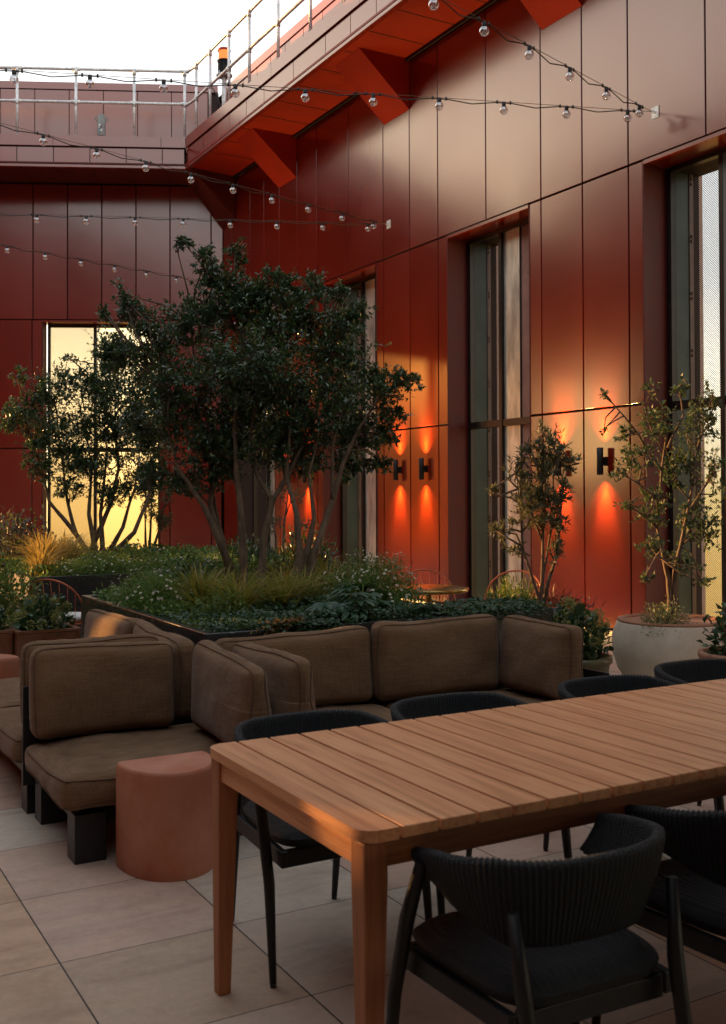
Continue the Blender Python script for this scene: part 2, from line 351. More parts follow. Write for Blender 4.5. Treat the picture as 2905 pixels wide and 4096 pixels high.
# ---------------------------------------------------------------- SETTING
XW = 8.055; P0 = Vector((8.055, 19.81, 0)); DB = Vector((-.8998, .4364, 0)); NB = Vector((.4364, .8998, 0))
RW = lambda s, t, z: (XW+t, s, z)                                   # right wall: along Y, t = outwards, height
BW = lambda s, t, z: tuple(P0+DB*s+NB*t+Vector((0, 0, z)))          # back wall: s along, t outwards
b = MB(); b.add([(-9, -9, 0), (8.6, -9, 0), (8.6, 20, 0), (-9, 28.3, 0)], [(0, 1, 2, 3)])
o = b.build('paving', M['paving']); struct(o); o['label'] = 'square sandstone slabs with thin dark joints'; o['category'] = 'paving'
b = MB(); b.box(-9.2, 8.62, -9.2, 19.8, -.5, -.01); o = b.build('ground', mat('roof_slab', (.2, .19, .18), .9)); struct(o)

Z_T, Z_H, Z_S = 2.45, 5.03, 7.78        # transom joint, window head joint, soffit
def panels(b, T, s0, s1, z0, z1, g=.010, thick=.028, t0=0.):
    b.box(s0+g, s1-g, t0, t0+thick, z0+g, z1-g, T)
def make_window(wall, T, sa, sb, smull, flip, axis, label):
    """recessed opening between sa and sb (s grows away from the mullion side); mesh screen one side, plain pane the other"""
    # reveal (red returns), head and sill
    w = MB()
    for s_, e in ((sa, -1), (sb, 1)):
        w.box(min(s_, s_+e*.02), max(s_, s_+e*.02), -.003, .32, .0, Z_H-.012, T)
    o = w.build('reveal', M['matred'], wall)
    h = MB(); h.box(sa, sb, -.012, .32, Z_H-.05, Z_H-.012, T); h.build('head_flashing', M['clad'], wall)
    fr = MB()
    for s_ in (sa+.02, sb-.07): fr.box(s_, s_+.05, .32, .40, .02, Z_H-.10, T)
    fr.box(sa+.02, sb-.02, .32, .40, Z_H-.10, Z_H-.05, T); fr.box(sa+.07, sb-.07, .32, .40, 0.02, .10, T)
    f = fr.build('window', M['frame'], wall); f['label'] = label
    mm = MB(); mm.box(smull-.03, smull+.03, .30, .41, .10, Z_H-.10, T); mm.build('mullion', M['frame'], f)
    tr = MB(); 
    for a_, b_ in ((sa+.07, smull-.03), (smull+.03, sb-.07)): tr.box(a_, b_, .31, .40, Z_T-.06, Z_T+.03, T)
    tr.build('transom', M['frame'], f)
    return f
# right wall --------------------------------------------------------------
EDGE = [(8.11, 4.45+1.92), (11.77, 10.03), (15.43, 13.69), (19.09, 17.35)]      # far edge, near edge of the four openings
rw = thing('clad_wall', (XW, 10, 0), 'tall dark red panelled wall running back on the right, with deep windows and an overhanging roof edge', 'wall')
b = MB(); lo = MB()
ups = [-2.72, -1.99, -.92, .15, .88, 1.61, 2.68, 3.81, 4.54, 5.27, 6.2, 7.27, 8.34, 9.07, 9.80, 10.90, 12.01, 12.74, 13.48, 14.56, 15.66, 16.40, 17.13, 17.80, 18.44, 19.38, 19.80]
for a_, c_ in zip(ups, ups[1:]): panels(b, RW, a_, c_, Z_H, Z_S-.02)
b.build('upper_cladding', M['clad'], rw, bevel=.004, seg=1)
piers = [(4.45, 6.37, [4.68, 5.41, 6.14]), (8.11, 10.03, [8.34, 9.07, 9.80]), (11.77, 13.69, [12.01, 12.74, 13.48]), (15.43, 17.35, [15.66, 16.40, 17.13]), (19.09, 19.80, [])]
piers += [(.79, 2.71, [1.02, 1.75, 2.48]), (-2.87, -.95, [-2.6, -1.9, -1.2])]
for p0_, p1_, ss in piers:
    e = [p0_]+ss+[p1_]
    for a_, c_ in zip(e, e[1:]):
        g0 = .021 if a_ == p0_ else .010; g1 = .021 if c_ == p1_ else .010
        for z0, z1 in ((.02, Z_T), (Z_T, Z_H)): lo.box(a_+g0, c_-g1, 0, .028, z0+.012, z1-.012, RW)
lo.build('lower_cladding', M['clad'], rw, bevel=.004, seg=1)
bk = MB(); bk.box(-3, 19.8, .04, .30, Z_H+.0, 9.7, RW)
for p0_, p1_, ss in piers: bk.box(p0_+.02, p1_-.02, .04, .30, 0, Z_H, RW)
for a_, c_ in EDGE+[(.79, -.95), (4.45, 2.71)]: bk.box(a_+.001, a_+.12, .30, .82, 0, Z_H+.2, RW); bk.box(c_-.3, a_+.12, .405, .82, Z_H-.06, Z_H+.2, RW)
bk.box(19.05, 20.2, .04, .6, 0, 9.7, RW)
bk.build('backing', M['gap'], rw)
pp = MB(); bolts = MB()
# outer layer of each opening: dark return panel, bronze strip with bolts, perforated screen, pale strip painting the glass reflection
PERF_R = perfmat('perforated_sheet', (0, 1, 0), pitch=.025); 
for i, (se, sn) in enumerate(EDGE+[(.79, -.95), (4.45, 2.71)]):
    lab = ['tall window nearest the camera with wide perforated screen', 'tall window in the middle with bright slit', 'tall window partly behind the big tree', 'tall window hidden behind the tree trunks', 'tall window', 'tall window'][i]
    f = make_window(rw, RW, sn, se, se-.76, 1, None, lab)
    q = MB(); q.box(se-.02, se, .405, .64, .02, Z_H-.06, RW); q.build('return_panel', M['dkpanel'], f)
    q = MB(); q.box(se-.03, se-.01, .64, .70, .02, Z_H-.06, RW)
    for zz in np.arange(.5, 5, .62):
        for dz in (0, .055): q.box(se-.045, se-.03, .66, .68, zz+dz, zz+dz+.03, RW)
    q.build('bronze_strip', M['bronze'], f)
    q = MB(); q.box(se-(.55 if i < 2 else .78), se-.012, .700, .706, .02, Z_H-.061, RW); q.build('perforated_screen', PERF_R, f)
    q = MB(); q.box(se+.83, se+.87, 1.2, 1.785, .0, Z_H+.8, RW); q.build('pink_fin', M['fin'], f)
    if i != 0:
        q = MB(); q.box(se-1.12, se-.79, .345, .365, .10, Z_H-.10, RW); q.build('pale_reflection', M['steel'], f)
        q = MB(); q.box(se-1.32, se-1.14, .355, .375, .10, Z_H-.10, RW)
        for zz in np.arange(.3, 5, .4): q.box(se-1.28, se-1.265, .347, .355, zz, zz+.015, RW)
        q.build('riveted_panel', M['pink'], f)
        q = MB(); q.box(se-1.14, se-1.12, .34, .37, .10, Z_H-.10, RW); q.build('glazing_bead', M['black'], f)
# roof edge of right wall
TF = 6.94-XW
ff = MB(); ff.add([RW(-3, TF, Z_S), RW(18.94, TF, Z_S), RW(19.8, -.02, Z_S), RW(-3, -.02, Z_S), RW(-3, TF, Z_S+.03), RW(18.94, TF, Z_S+.03), RW(19.8, -.02, Z_S+.03), RW(-3, -.02, Z_S+.03)], [(0, 1, 2, 3), (4, 7, 6, 5), (0, 4, 5, 1), (1, 5, 6, 2), (2, 6, 7, 3), (3, 7, 4, 0)])
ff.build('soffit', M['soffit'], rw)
q = MB()
for y in list(np.arange(-2.2, 18.5, .72)): q.box(y, y+.012, TF+.05, -.07, Z_S-.006, Z_S-.001, RW)
q.box(-3, 19.6, -.075, -.055, Z_S-.05, Z_S-.001, RW)
q.build('soffit_joint', M['gap'], rw)
q = MB(); q.box(-3, 18.95, TF-.0, TF+.08, 7.72, 7.765, RW); q.build('fascia_lip', M['clad'], rw)
q = MB(); fs = [18.93, 18.08, 17.44, 16.82, 16.09, 15.38, 14.30, 13.25, 12.51, 11.81]+list(np.arange(11.08, -3, -.73))
for a_, c_ in zip(fs, fs[1:]): panels(q, RW, c_, a_, 7.765, 8.10, .008, .02, TF+.025)
q.build('fascia', M['clad'], rw)
q = MB(); q.box(-3, 18.9, TF+.05, -.02, 7.82, 8.25, RW); q.build('roof_edge_core', M['gap'], rw)
q = MB(); cs = [18.93, 18.1, 15.05, 12.2, 9.3, 6.4, 3.5, .6, -2.9]
for a_, c_ in zip(cs, cs[1:]): q.box(c_+.004, a_-.004, TF-.004, TF+.45, 8.12, 8.32, RW)
q.build('coping', M['clad'], rw)
q = MB(); ps = [19.8, 19.38, 18.72, 18.08, 17.47, 16.85, 16.12, 15.4, 14.7, 13.9]+list(np.arange(13.2, -3, -.73))
for a_, c_ in zip(ps, ps[1:]): panels(q, RW, c_, a_, 8.25, 9.56, .008, .03, -.01)
q.build('parapet', M['clad'], rw)
q = MB(); q.box(-3, 19.8, -.03, .32, 9.57, 9.72, RW); q.build('parapet_cap', M['clad'], rw)
for y0 in (16.43, 12.73, 9.05, 5.33):
    q = MB(); x0 = 7.22; y1 = y0+.71; zt, zb = Z_S-.002, 7.05
    q.add([(x0, y0, zt), (x0, y1, zt), (XW-.003, y1, zb), (XW-.003, y0, zb), (XW-.003, y0, zt), (XW-.003, y1, zt)], [(0, 1, 2, 3), (0, 3, 4), (1, 5, 2)])
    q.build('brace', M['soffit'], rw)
def frost(k, tint=(.95, .92, .85, 1)):
    _a = NT('frosted_glass'); _t = _a.n('ShaderNodeBsdfTranslucent', {'Color': tint}); _p = _a.n('ShaderNodeBsdfTransparent', {'Color': (1, .90, .72, 1)})
    _n = _a.n('ShaderNodeMixShader', {0: k, 1: _t.outputs[0], 2: _p.outputs[0]}); return _a.end(_n.outputs[0])
FROST1, AMBER_GLOW_PANE = frost(.93), frost(.06, (.80, .33, .04, 1))  # the amber one is added in unseen windows to tint the wall reflections orange
# back wall ---------------------------------------------------------------
bwl = thing('clad_wall', tuple(P0+DB*4), 'dark red panelled back wall with a glowing window, under a railed roof edge', 'wall')
bopen = [(1.28, 3.583), (7.2, 11.7)]
b = MB(); lo = MB()
su = [.0, .24]+[1.064+.679*k for k in range(-0, 40)]
su = [.0, .24]+[1.064+.679*k for k in range(0, 27)]
for a_, c_ in zip(su, su[1:]): panels(b, BW, a_, c_, Z_H, Z_S-.02)
b.build('upper_cladding', M['clad'], bwl, bevel=.004, seg=1)
ADDED_WIN = (12.0, 16.6)  # unseen opening added for the orange reflection on the right wall
segs = [(0.02, 1.28, [.24, 1.07]), (3.583, 7.2, [3.80, 4.48, 5.16, 5.84, 6.52]), (11.7, 12.0, []), (16.6, 17.0, [])]
for p0_, p1_, ss in segs:
    e = [p0_]+ss+[p1_]
    for a_, c_ in zip(e, e[1:]):
        g0 = .021 if a_ == p0_ else .010; g1 = .021 if c_ == p1_ else .010
        for z0, z1 in ((.02, Z_T), (Z_T, Z_H)): lo.box(a_+g0, c_-g1, 0, .028, z0+.012, z1-.012, BW)
lo.build('lower_cladding', M['clad'], bwl, bevel=.004, seg=1)
bk = MB(); bk.box(0.1, 18.7, .04, .30, Z_H, 9.7, BW)
for p0_, p1_, ss in segs: bk.box(p0_+.02, p1_-.02, .04, .30, 0, Z_H, BW)
bk.build('backing', M['gap'], bwl)
PERF_B = perfmat('perforated_sheet_back', tuple(DB), pitch=.04, rad=.42, col=(.30, .24, .15))
for (sa, sb), sm, lab in zip(bopen+[ADDED_WIN], (2.61, 9.6, 14.3), ('glowing window behind the left tree', 'tall window', 'tall window')):
    f = make_window(bwl, BW, sa, sb, sm, 1, None, lab)
    q = MB(); q.box(sm+.03, sb-.07, .34, .345, .1, Z_H-.1, BW); q.build('perforated_screen', PERF_B, f)
    for z0, z1 in ((.1, Z_T-.06), (Z_T+.03, Z_H-.1)): q = MB(); q.box(sa+.07, sb-.07, .372, .378, z0, z1, BW); q.build('frosted_pane', FROST1 if sa < 2 else AMBER_GLOW_PANE, f)
q = MB(); TBF = -1.269
pts = [(.623, TBF), (18.7, TBF), (18.7, -.02), (0.02, -.02)]
q.add([BW(s, t, Z_S) for s, t in pts]+[BW(s, t, Z_S+.03) for s, t in pts], [(3, 2, 1, 0), (4, 5, 6, 7), (0, 1, 5, 4), (1, 2, 6, 5), (2, 3, 7, 6), (3, 0, 4, 7)])
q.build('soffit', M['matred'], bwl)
q = MB()
for s_ in su[2:]: q.box(s_-.006, s_+.006, TBF+.05, -.07, Z_S-.006, Z_S-.001, BW)
q.build('soffit_joint', M['gap'], bwl)
q = MB(); q.box(.63, 18.7, TBF, TBF+.08, 7.72, 7.765, BW); q.build('fascia_lip', M['clad'], bwl)
fsb = [.645]+[1.064+.679*k for k in range(0, 26)]
q = MB()
for a_, c_ in zip(fsb, fsb[1:]): panels(q, BW, a_, c_, 7.765, 8.10, .008, .02, TBF+.025)
q.build('fascia', M['clad'], bwl)
q = MB(); q.box(.68, 18.7, TBF+.05, -.02, 7.82, 8.25, BW); q.build('roof_edge_core', M['gap'], bwl)
q = MB(); q.box(.63, 1.08, TBF-.004, TBF+.45, 8.12, 8.32, BW); q.box(1.09, 3.1, TBF-.004, TBF+.45, 8.12, 8.32, BW)
for k in range(7): q.box(3.108+2.2*k, 5.3+2.2*k, TBF-.004, TBF+.45, 8.12, 8.32, BW)
q.build('coping', M['clad'], bwl)
q = MB()
for a_, c_ in zip([.3]+[1.03+.679*k for k in range(0, 26)], [1.03+.679*k for k in range(0, 26)]): panels(q, BW, a_, c_, 8.25, 9.66, .008, .03, -.01)
q.build('parapet', M['clad'], bwl)
q = MB(); q.box(.1, 18.7, -.03, .32, 9.67, 9.81, BW); q.build('parapet_cap', M['clad'], bwl)
# corner brace
q = MB(); a_ = Vector((7.62, 19.05, Z_S-.002)); c_ = Vector((7.15, 19.45, Z_S-.002)); w0 = Vector((8.04, 19.02, 6.9)); w1 = Vector((7.98, 19.80, 6.9))
q.add([(7.05, 18.98, Z_S-.002), (7.42, 20.05, Z_S-.002), (8.04, 19.80, 6.88), (8.04, 19.13, 6.95), (8.04, 19.13, Z_S-.002), (8.04, 19.8, Z_S-.002)], [(0, 1, 2, 3), (0, 3, 4), (1, 5, 2)])
q.build('brace', M['matred'], rw)
# unseen walls added left and behind the photographer to shape light and reflections
lw = thing('clad_wall', (-7, 8, 0), 'added unseen red wall on the left, slotted to aim the sun patches', 'wall')
q = MB(); sl = [-9, 13.6, 14.35, 18.55, 19.35, 22.8, 25.0, 28.0]
for a_, c_ in ((-9, 13.85), (14.35, 18.75), (19.35, 22.8), (27.2, 28.0)): q.box(-7.3, -7, a_, c_, 2.15, 5.03)  # slots placed so sun reaches only pillow, table end and far planter
q.box(-7.3, -7, -9, 28, 0, 2.15); q.box(-7.3, -7, -9, 28, 5.03, 12.2); q.build('cladding', M['matred'], lw)
fw_ = thing('clad_wall', BW(5.5, 2, 0), 'added unseen short wall outside behind the back wall, blocking the sun', 'wall')
q = MB(); q.box(5.4, 5.7, .42, 4.2, 0, 9, BW); q.build('cladding', M['matred'], fw_)  # added to keep direct sun out of the glowing window
cn = thing('shade_canopy', (4.5, -3.2, 0), 'added unseen canopy over the near end of the terrace, outside the picture', 'shade_canopy')
q = MB(); q.box(.6, 8.0, -8, 1.3, 2.9, 3.1); q.build('roof', M['gap'], cn)  # unseen roof added to hold sky light off the foreground
for x_, y_ in ((7.8, 1.2), (.7, -7)): q = MB(); q.box(x_, x_+.1, y_-.1, y_, 0, 2.9); q.build('post', M['frame'], cn)
nw = thing('clad_wall', (0, -8, 0), 'added unseen red wall behind the photographer, darkening the reflections', 'wall')
q = MB(); q.box(-7, 8, -8.3, -8, 0, 10.5); q.build('cladding', M['matred'], nw)
# ---------------------------------------------------------------- guard rail on the roof edge
F0 = Vector((6.94, 18.94, 0))
def rb(s, z): return F0+DB*s+NB*.1+Vector((0, 0, z))
gr = thing('guard_rail', (7.04, 18.9, 8.32), 'galvanised tube guard rail standing on the roof edge', 'railing')
post_pts = [(7.04, y, 0) for y in (18.622, 17.92, 17.02, 16.136, 15.0, 13.87, 12.8, 11.7, 10.6)]+[tuple(rb(s, 0)) for s in (.024, .98, 2.074, 3.17, 4.26, 5.36, 6.46, 7.56)]
for (x, y, _) in post_pts:
    q = MB(); q.tube([(x, y, 8.3), (x, y, 9.60)], .026, 10)
    for z in (8.99, 9.60): q.tube([(x, y, z-.07), (x, y, z+.035)], .036, 10)
    q.tube([(x, y, 8.32), (x, y, 8.335)], .05, 10)
    q.build('post', M['galv'], gr)
for z, nm in ((9.62, 'top_rail'), (8.99, 'mid_rail')):
    q = MB(); cpt = [(7.04, 9.5, z), (7.04, 18.62, z), (7.035, 18.86, z), tuple(rb(-.03, z)), tuple(rb(.15, z)), tuple(rb(8, z))]
    q.tube(cpt, .027, 10)
    for (x, y, _) in post_pts:
        d = Vector((0, 1, 0)) if x == 7.04 else DB
        q.tube([Vector((x, y, z))-d*.08, Vector((x, y, z))+d*.08], .035, 10)
    q.build(nm, M['galv'], gr)
# beacon
bc = thing('warning_beacon', (7.3, 17.88, 8.32), 'lit orange warning beacon on a short steel pole behind the guard rail', 'beacon')
q = MB(); q.tube([(7.3, 17.88, 8.32), (7.3, 17.88, 9.18)], .045, 12); q.build('pole', M['galv'], bc)
q = MB(); q.lathe([(.14, 0), (.15, .02), (.15, .03), (.05, .03)], (7.3, 17.88, 9.18), 24)
for k in range(4): t = k*math.pi/2+.4; q.tube([(7.3+.13*math.cos(t), 17.88+.13*math.sin(t), 9.12), (7.3+.13*math.cos(t), 17.88+.13*math.sin(t), 9.26)], .008, 6)
q.build('base_plate', M['galv'], bc)
q = MB(); q.lathe([(.085, 0), (.085, .26)], (7.3, 17.88, 9.21), 24)
for k in range(24): t = k*math.pi/12; q.obox((7.3+.10*math.cos(t), 17.88+.10*math.sin(t), 9.34), (.018*math.cos(t), .018*math.sin(t), 0), (-.004*math.sin(t), .004*math.cos(t), 0), (0, 0, .12))
q.lathe([(.13, 0), (.13, .015)], (7.3, 17.88, 9.46), 24)
q.build('finned_housing', M['black'], bc)
q = MB(); q.lathe([(.10, 0), (.105, .05), (.10, .17)], (7.3, 17.88, 9.475), 24); q.build('lit_lens', emit('orange_lens', (1, .20, .05), .75), bc)
q = MB(); q.lathe([(.12, 0), (.125, .02), (.1, .05), (0, .06)], (7.3, 17.88, 9.645), 24); q.build('cap', mat('red_cap', (.35, .03, .01), .4), bc)
q = MB(); q.tube([(7.2, 18.3, 9.3), (7.2, 18.25, 9.1), (7.22, 18.0, 8.85), (7.25, 17.93, 8.6), (7.27, 17.92, 8.35)], .012, 8); q.build('flex_cable', M['cable'], bc)
# sensor tube in front of back parapet
sx = rb(1.64, 8.32)+NB*.25
bs = thing('sensor_housing', tuple(sx), 'grey plastic tube housing with two lugs standing in front of the back parapet', 'housing')
q = MB(); q.lathe([(.075, .0), (.08, .02), (.08, .33), (.07, .38), (.068, .42)], tuple(sx+Vector((0, 0, .10))), 24); q.build('body', M['plastic'], bs)
for e in (-1, 1):
    q = MB(); cc = sx+DB*(e*.10)+Vector((0, 0, .44)); q.tube([cc+DB*(e*.025*math.cos(t))+Vector((0, 0, .035*math.sin(t))) for t in np.linspace(0, 2*math.pi, 13)], .009, 6)
    q.build('lug', M['plastic'], bs)
q = MB(); q.tube([sx+Vector((0, 0, -.0)), sx+Vector((0, 0, .12))], .02, 8); q.build('stem', M['cable'], bs)
nf = sx-NB*.082
def sticker(nm, pts, m, k):
    q = MB(); q.add([nf-NB*(.0015*k)+DB*a+Vector((0, 0, c)) for a, c in pts], [tuple(range(len(pts)))]); q.build(nm, m, bs)
sticker('sticker', [(.045, .18), (-.03, .18), (-.03, .33), (.045, .33)], mat('label_grey', (.13, .13, .16), .5), 1)
wl = mat('label_white', (.75, .78, .76), .5)
sticker('sticker_white', [(.042, .235), (.02, .235), (.02, .28), (-.008, .28), (-.008, .325), (.042, .325)], wl, 2)
sticker('sticker_white', [(-.029, .182), (.015, .182), (.015, .20), (-.029, .245)], wl, 2)
sticker('sticker_teal', [(.044, .182), (.012, .182), (.026, .21), (.044, .225)], mat('label_teal', (.15, .55, .55), .5), 2)

# ---------------------------------------------------------------- wall lamps
LAMPM = emit('warm_lens', (1, .75, .45), 5)
def wall_lamp(y, label, z=1.86):
    t = thing('wall_lamp', (XW, y, z), label, 'wall lamp', 'up and down lamps on the red wall')
    cx = XW-.08
    q = MB(); q.lathe([(.034, -.15), (.036, -.148), (.036, .148), (.034, .15), (.030, .15), (.030, .12)], (cx, y, z), 20)
    q.lathe([(.030, -.12), (.030, -.15), (.034, -.15)], (cx, y, z), 20)
    q.build('housing', M['black'], t)
    q = MB(); q.box(cx+.025, XW-.01, y-.012, y+.012, z-.04, z+.04); q.build('bracket', M['black'], t)
    q = MB(); q.box(XW-.012, XW-.0, y-.035, y+.035, z-.05, z+.05); q.build('back_plate', M['black'], t)
    for e in (1, -1): q = MB(); q.lathe([(0, 0), (.029, .0)], (cx, y, z+.125*e), 16); q.build('lens', LAMPM, t)
    for e in (-1, 1):
        for en, sz, tilt in ((30, 104, 0), (80, 52, 6)):
            L = bpy.data.lights.new('lamp_light', 'SPOT'); L.energy = en; L.color = (1, .74, .22); L.spot_size = R(sz); L.spot_blend = 1.; L.shadow_soft_size = .012
            lo_ = bpy.data.objects.new('lamp_light', L); C.objects.link(lo_); lo_.parent = t; lo_.location = (-.08, 0, e*.153)
            lo_.rotation_euler = Vector((-math.sin(R(tilt)), 0, -e*math.cos(R(tilt)))).to_track_quat('Z', 'Y').to_euler()
for y, lb in ((8.72, 'black wall lamp glowing behind the sparse shrub tree, nearest the camera'), (9.42, 'black wall lamp half hidden by the olive tree'), (12.33, 'black wall lamp just left of the middle window'), (13.02, 'black wall lamp at the right edge of the big tree leaves'), (15.98, 'black wall lamp glowing behind the thin right trunks of the big tree'), (16.75, 'black wall lamp glowing behind the middle trunks of the big tree')):
    wall_lamp(y, lb)

# ---------------------------------------------------------------- string lights
def bulb(parent, p):
    x, y, z = p; c = (x, y, z-.085)
    q = MB(); q.lathe([(0, -.042)]+[(.042*math.sin(t), -.042*math.cos(t)) for t in np.linspace(.25, 2.65, 12)], c, 20)
    bb = q.build('bulb', M['bulb'], parent)
    q = MB(); q.lathe([(.018, 0), (.02, .01), (.02, .045), (.012, .05)], (x, y, z-.05), 12); q.build('socket', M['cable'], bb)
    q = MB(); q.tube([(x, y, z-.05), (x, y, z-.07), (x+.006, y, z-.10), (x-.005, y+.004, z-.08)], .0025, 5); q.build('filament', M['white'], bb)
def string_light(A, B, n, sag, label, ext=0, skip=()):
    A, B = Vector(A), Vector(B); t = thing('string_light', tuple(A), label, 'string light', 'festoon strings across the terrace')
    D = B-A; L = D.length; d = D/L
    w = MB(); w.tube([A, B], .003, 5); w.build('support_wire', M['bark2'], t)
    pts = []; pos = []
    for k in range(n):
        s_ = .27+.674*k
        if s_ > L-.2: break
        pos.append(s_); P = A+d*s_+Vector((0, 0, -.012)); 
        pts += [P-d*.09, P+d*.09]
        if k < n-1 and s_+.674 < L-.2:
            Q = A+d*(s_+.337)+Vector((0, 0, -.012-sag)); pts.append(Q)
    c = MB(); c.tube([A+d*.2+Vector((0, 0, .0))]+pts, .0055, 6)
    for s_ in pos:
        for e in (-.07, .07): P = A+d*(s_+e); c.tube([P+Vector((0, 0, -.022)), P+Vector((0, 0, .012))], .009, 6)
    c.build('cable', M['cable'], t)
    for k, s_ in enumerate(pos): bulb(t, A+d*s_)
    return t
A1 = (8.0, 7.934, 5.475); A2 = (8.0, 13.313, 5.522); A3 = (8.0, 18.69, 5.5); L1 = (-.3, 10.62, 5.38); L2 = (.4, 16.0, 5.40); L0 = (-.3, 5.24, 5.35)
string_light(A1, L1, 13, .03, 'string of clear bulbs crossing the top of the picture to the right anchor')
string_light(A1, L0, 13, .05, 'short steep string of clear bulbs dropping from the top edge to the right anchor')
string_light(A2, L1, 13, .03, 'string of clear bulbs sloping down across the corner brace to the middle anchor')
string_light(A2, L2, 12, .02, 'level string of clear bulbs just below the sloping one')
string_light(A3, L2, 12, .03, 'lowest string of clear bulbs running down behind the big tree')
for (x, y, z), lb in ((A1, 'small square steel wall anchor under the right end of the top strings'), (A2, 'small square steel wall anchor at the middle of the red wall'), (A3, 'small square steel wall anchor near the far corner')):
    t = thing('wall_anchor', (XW, y, z), lb, 'anchor', 'string light anchors')
    q = MB(); q.box(XW-.008, XW-.001, y-.05, y+.05, z-.06, z+.06); q.build('plate', M['galv'], t)
    q = MB(); q.tube([(XW-.005, y, z), (XW-.04, y, z+.015), (XW-.055, y, z), (XW-.04, y, z-.015), (XW-.005, y, z-.01)], .005, 6); q.build('eye', M['galv'], t)
for (x, y, z), lb in ((L1, 'slim steel post for strings, outside the picture to the left'), (L2, 'slim far steel post for strings, outside the picture'), (L0, 'slim near steel post for strings, outside the picture')):
    q = MB(); q.tube([(x, y, 0), (x, y, z+.1)], .04, 12); tag(q.build('light_pole', M['galv']), lb, 'pole')

# ---------------------------------------------------------------- planters and pots
def planter(x0, x1, y0, y1, h, label, tail=None):
    t = thing('raised_planter', ((x0+x1)/2, (y0+y1)/2, 0), label, 'planter', 'long dark metal planters')
    w = .05; q = MB()
    q.box(x0, x1, y0, y0+w, 0, h); q.box(x0, x1, y1-w, y1, 0, h); q.box(x0, x0+w, y0+w, y1-w, 0, h); q.box(x1-w, x1, y0+w, y1-w, 0, h)
    if tail:
        a_, c_ = tail; q.box(x1+.001, a_, y0, y0+w, 0, h); q.box(x1+.001, a_, c_-w, c_, 0, h); q.box(a_-w, a_, y0+w, c_-w, 0, h); q.box(x1+.001, a_-w, y0+w, c_-w, h-.1, h-.05)
    q.build('shell', M['planter'], t, bevel=.004)
    q = MB(); n = 26
    xs = np.linspace(x0+w, x1-w, n); ys = np.linspace(y0+w, y1-w, n)
    vs = [(x, y, h-.05+.03*noise.noise(Vector((x*3, y*3, 0)))) for y in ys for x in xs]
    q.add(vs, [(j*n+i, j*n+i+1, (j+1)*n+i+1, (j+1)*n+i) for j in range(n-1) for i in range(n-1)], True); q.build('soil', M['soil'], t)
    return t
planter(2.08, 3.95, 5.37, 7.94, .75, 'long dark metal planter directly behind the sofas, holding the big tree', (4.5, 5.85))
planter(2.12, 5.0, 9.91, 13.4, .75, 'dark metal planter farther back on the left, holding the smaller tree')
def pot(name, c, prof, m, label, soil_r, soil_z, wob=0):
    t = thing(name, (c[0], c[1], 0), label, 'pot')
    q = MB(); q.lathe(prof, (c[0], c[1], 0), 48, True, wob); q.build('body', m, t)
    q = MB(); q.lathe([(0, soil_z+.01), (soil_r*.6, soil_z+.012), (soil_r, soil_z)], (c[0], c[1], 0), 24); q.build('soil', M['soil'], t)
    return t
PW = (6.03, 5.82)
tpw = pot('clay_pot', PW, [(.22, 0), (.30, .03), (.40, .16), (.445, .30), (.44, .42), (.405, .52), (.40, .535), (.375, .54), (.36, .52), (.38, .40)], M['potwhite'], 'huge pale weathered clay pot by the right windows', .37, .46)
q = MB(); q.lathe([(.403, .526), (.40, .542), (.372, .547), (.355, .53), (.372, .42)], (PW[0], PW[1], 0), 48); q.build('rim', M['terra2'], tpw)
pot('dark_pot', (5.03, 6.2), [(.2, 0), (.30, .05), (.34, .3), (.345, .58), (.36, .60), (.36, .62), (.33, .62), (.32, .56)], M['potdark'], 'dark grey round pot with terracotta rim behind the right sofa, holding the olive tree', .32, .57)
pot('green_pot', (4.74, 5.42), [(.14, 0), (.16, .02), (.19, .2), (.215, .36), (.235, .38), (.235, .42), (.21, .42), (.20, .36)], M['potgreen'], 'small ribbed green glazed pot between the right sofa end and the pale pot', .2, .38)
pot('terracotta_pot', (5.24, 4.50), [(.14, 0), (.15, .03), (.19, .30), (.215, .42), (.20, .43), (.225, .45), (.245, .50), (.24, .52), (.21, .52), (.20, .45)], M['terra2'], 'terracotta pot with thick rolled rim at the right edge of the picture', .2, .48)
pot('clay_pot', (5.45, 11.9), [(.3, 0), (.42, .1), (.50, .35), (.47, .56), (.46, .58), (.43, .58), (.42, .5)], M['potwhite'], 'pale clay pot far behind the big tree trunks', .42, .52)
pot('dark_pot', (5.75, 6.9), [(.15, 0), (.2, .05), (.24, .4), (.25, .5), (.22, .5), (.2, .45)], M['potdark'], 'dark pot half hidden behind the pale pot, holding dark red plants', .22, .46)
pot('dark_pot', (5.17, 6.66), [(.15, 0), (.2, .05), (.22, .3), (.23, .42), (.21, .42), (.2, .38)], M['potdark'], 'low dark pot hidden behind the sofa corner, holding a feathery green plant', .2, .39)
pot('dark_pot', (1.55, 9.1), [(.15, 0), (.25, .05), (.28, .3), (.30, .42), (.27, .42), (.26, .38)], M['potdark'], 'dark pot at the left edge under a bright green shrub', .26, .39)
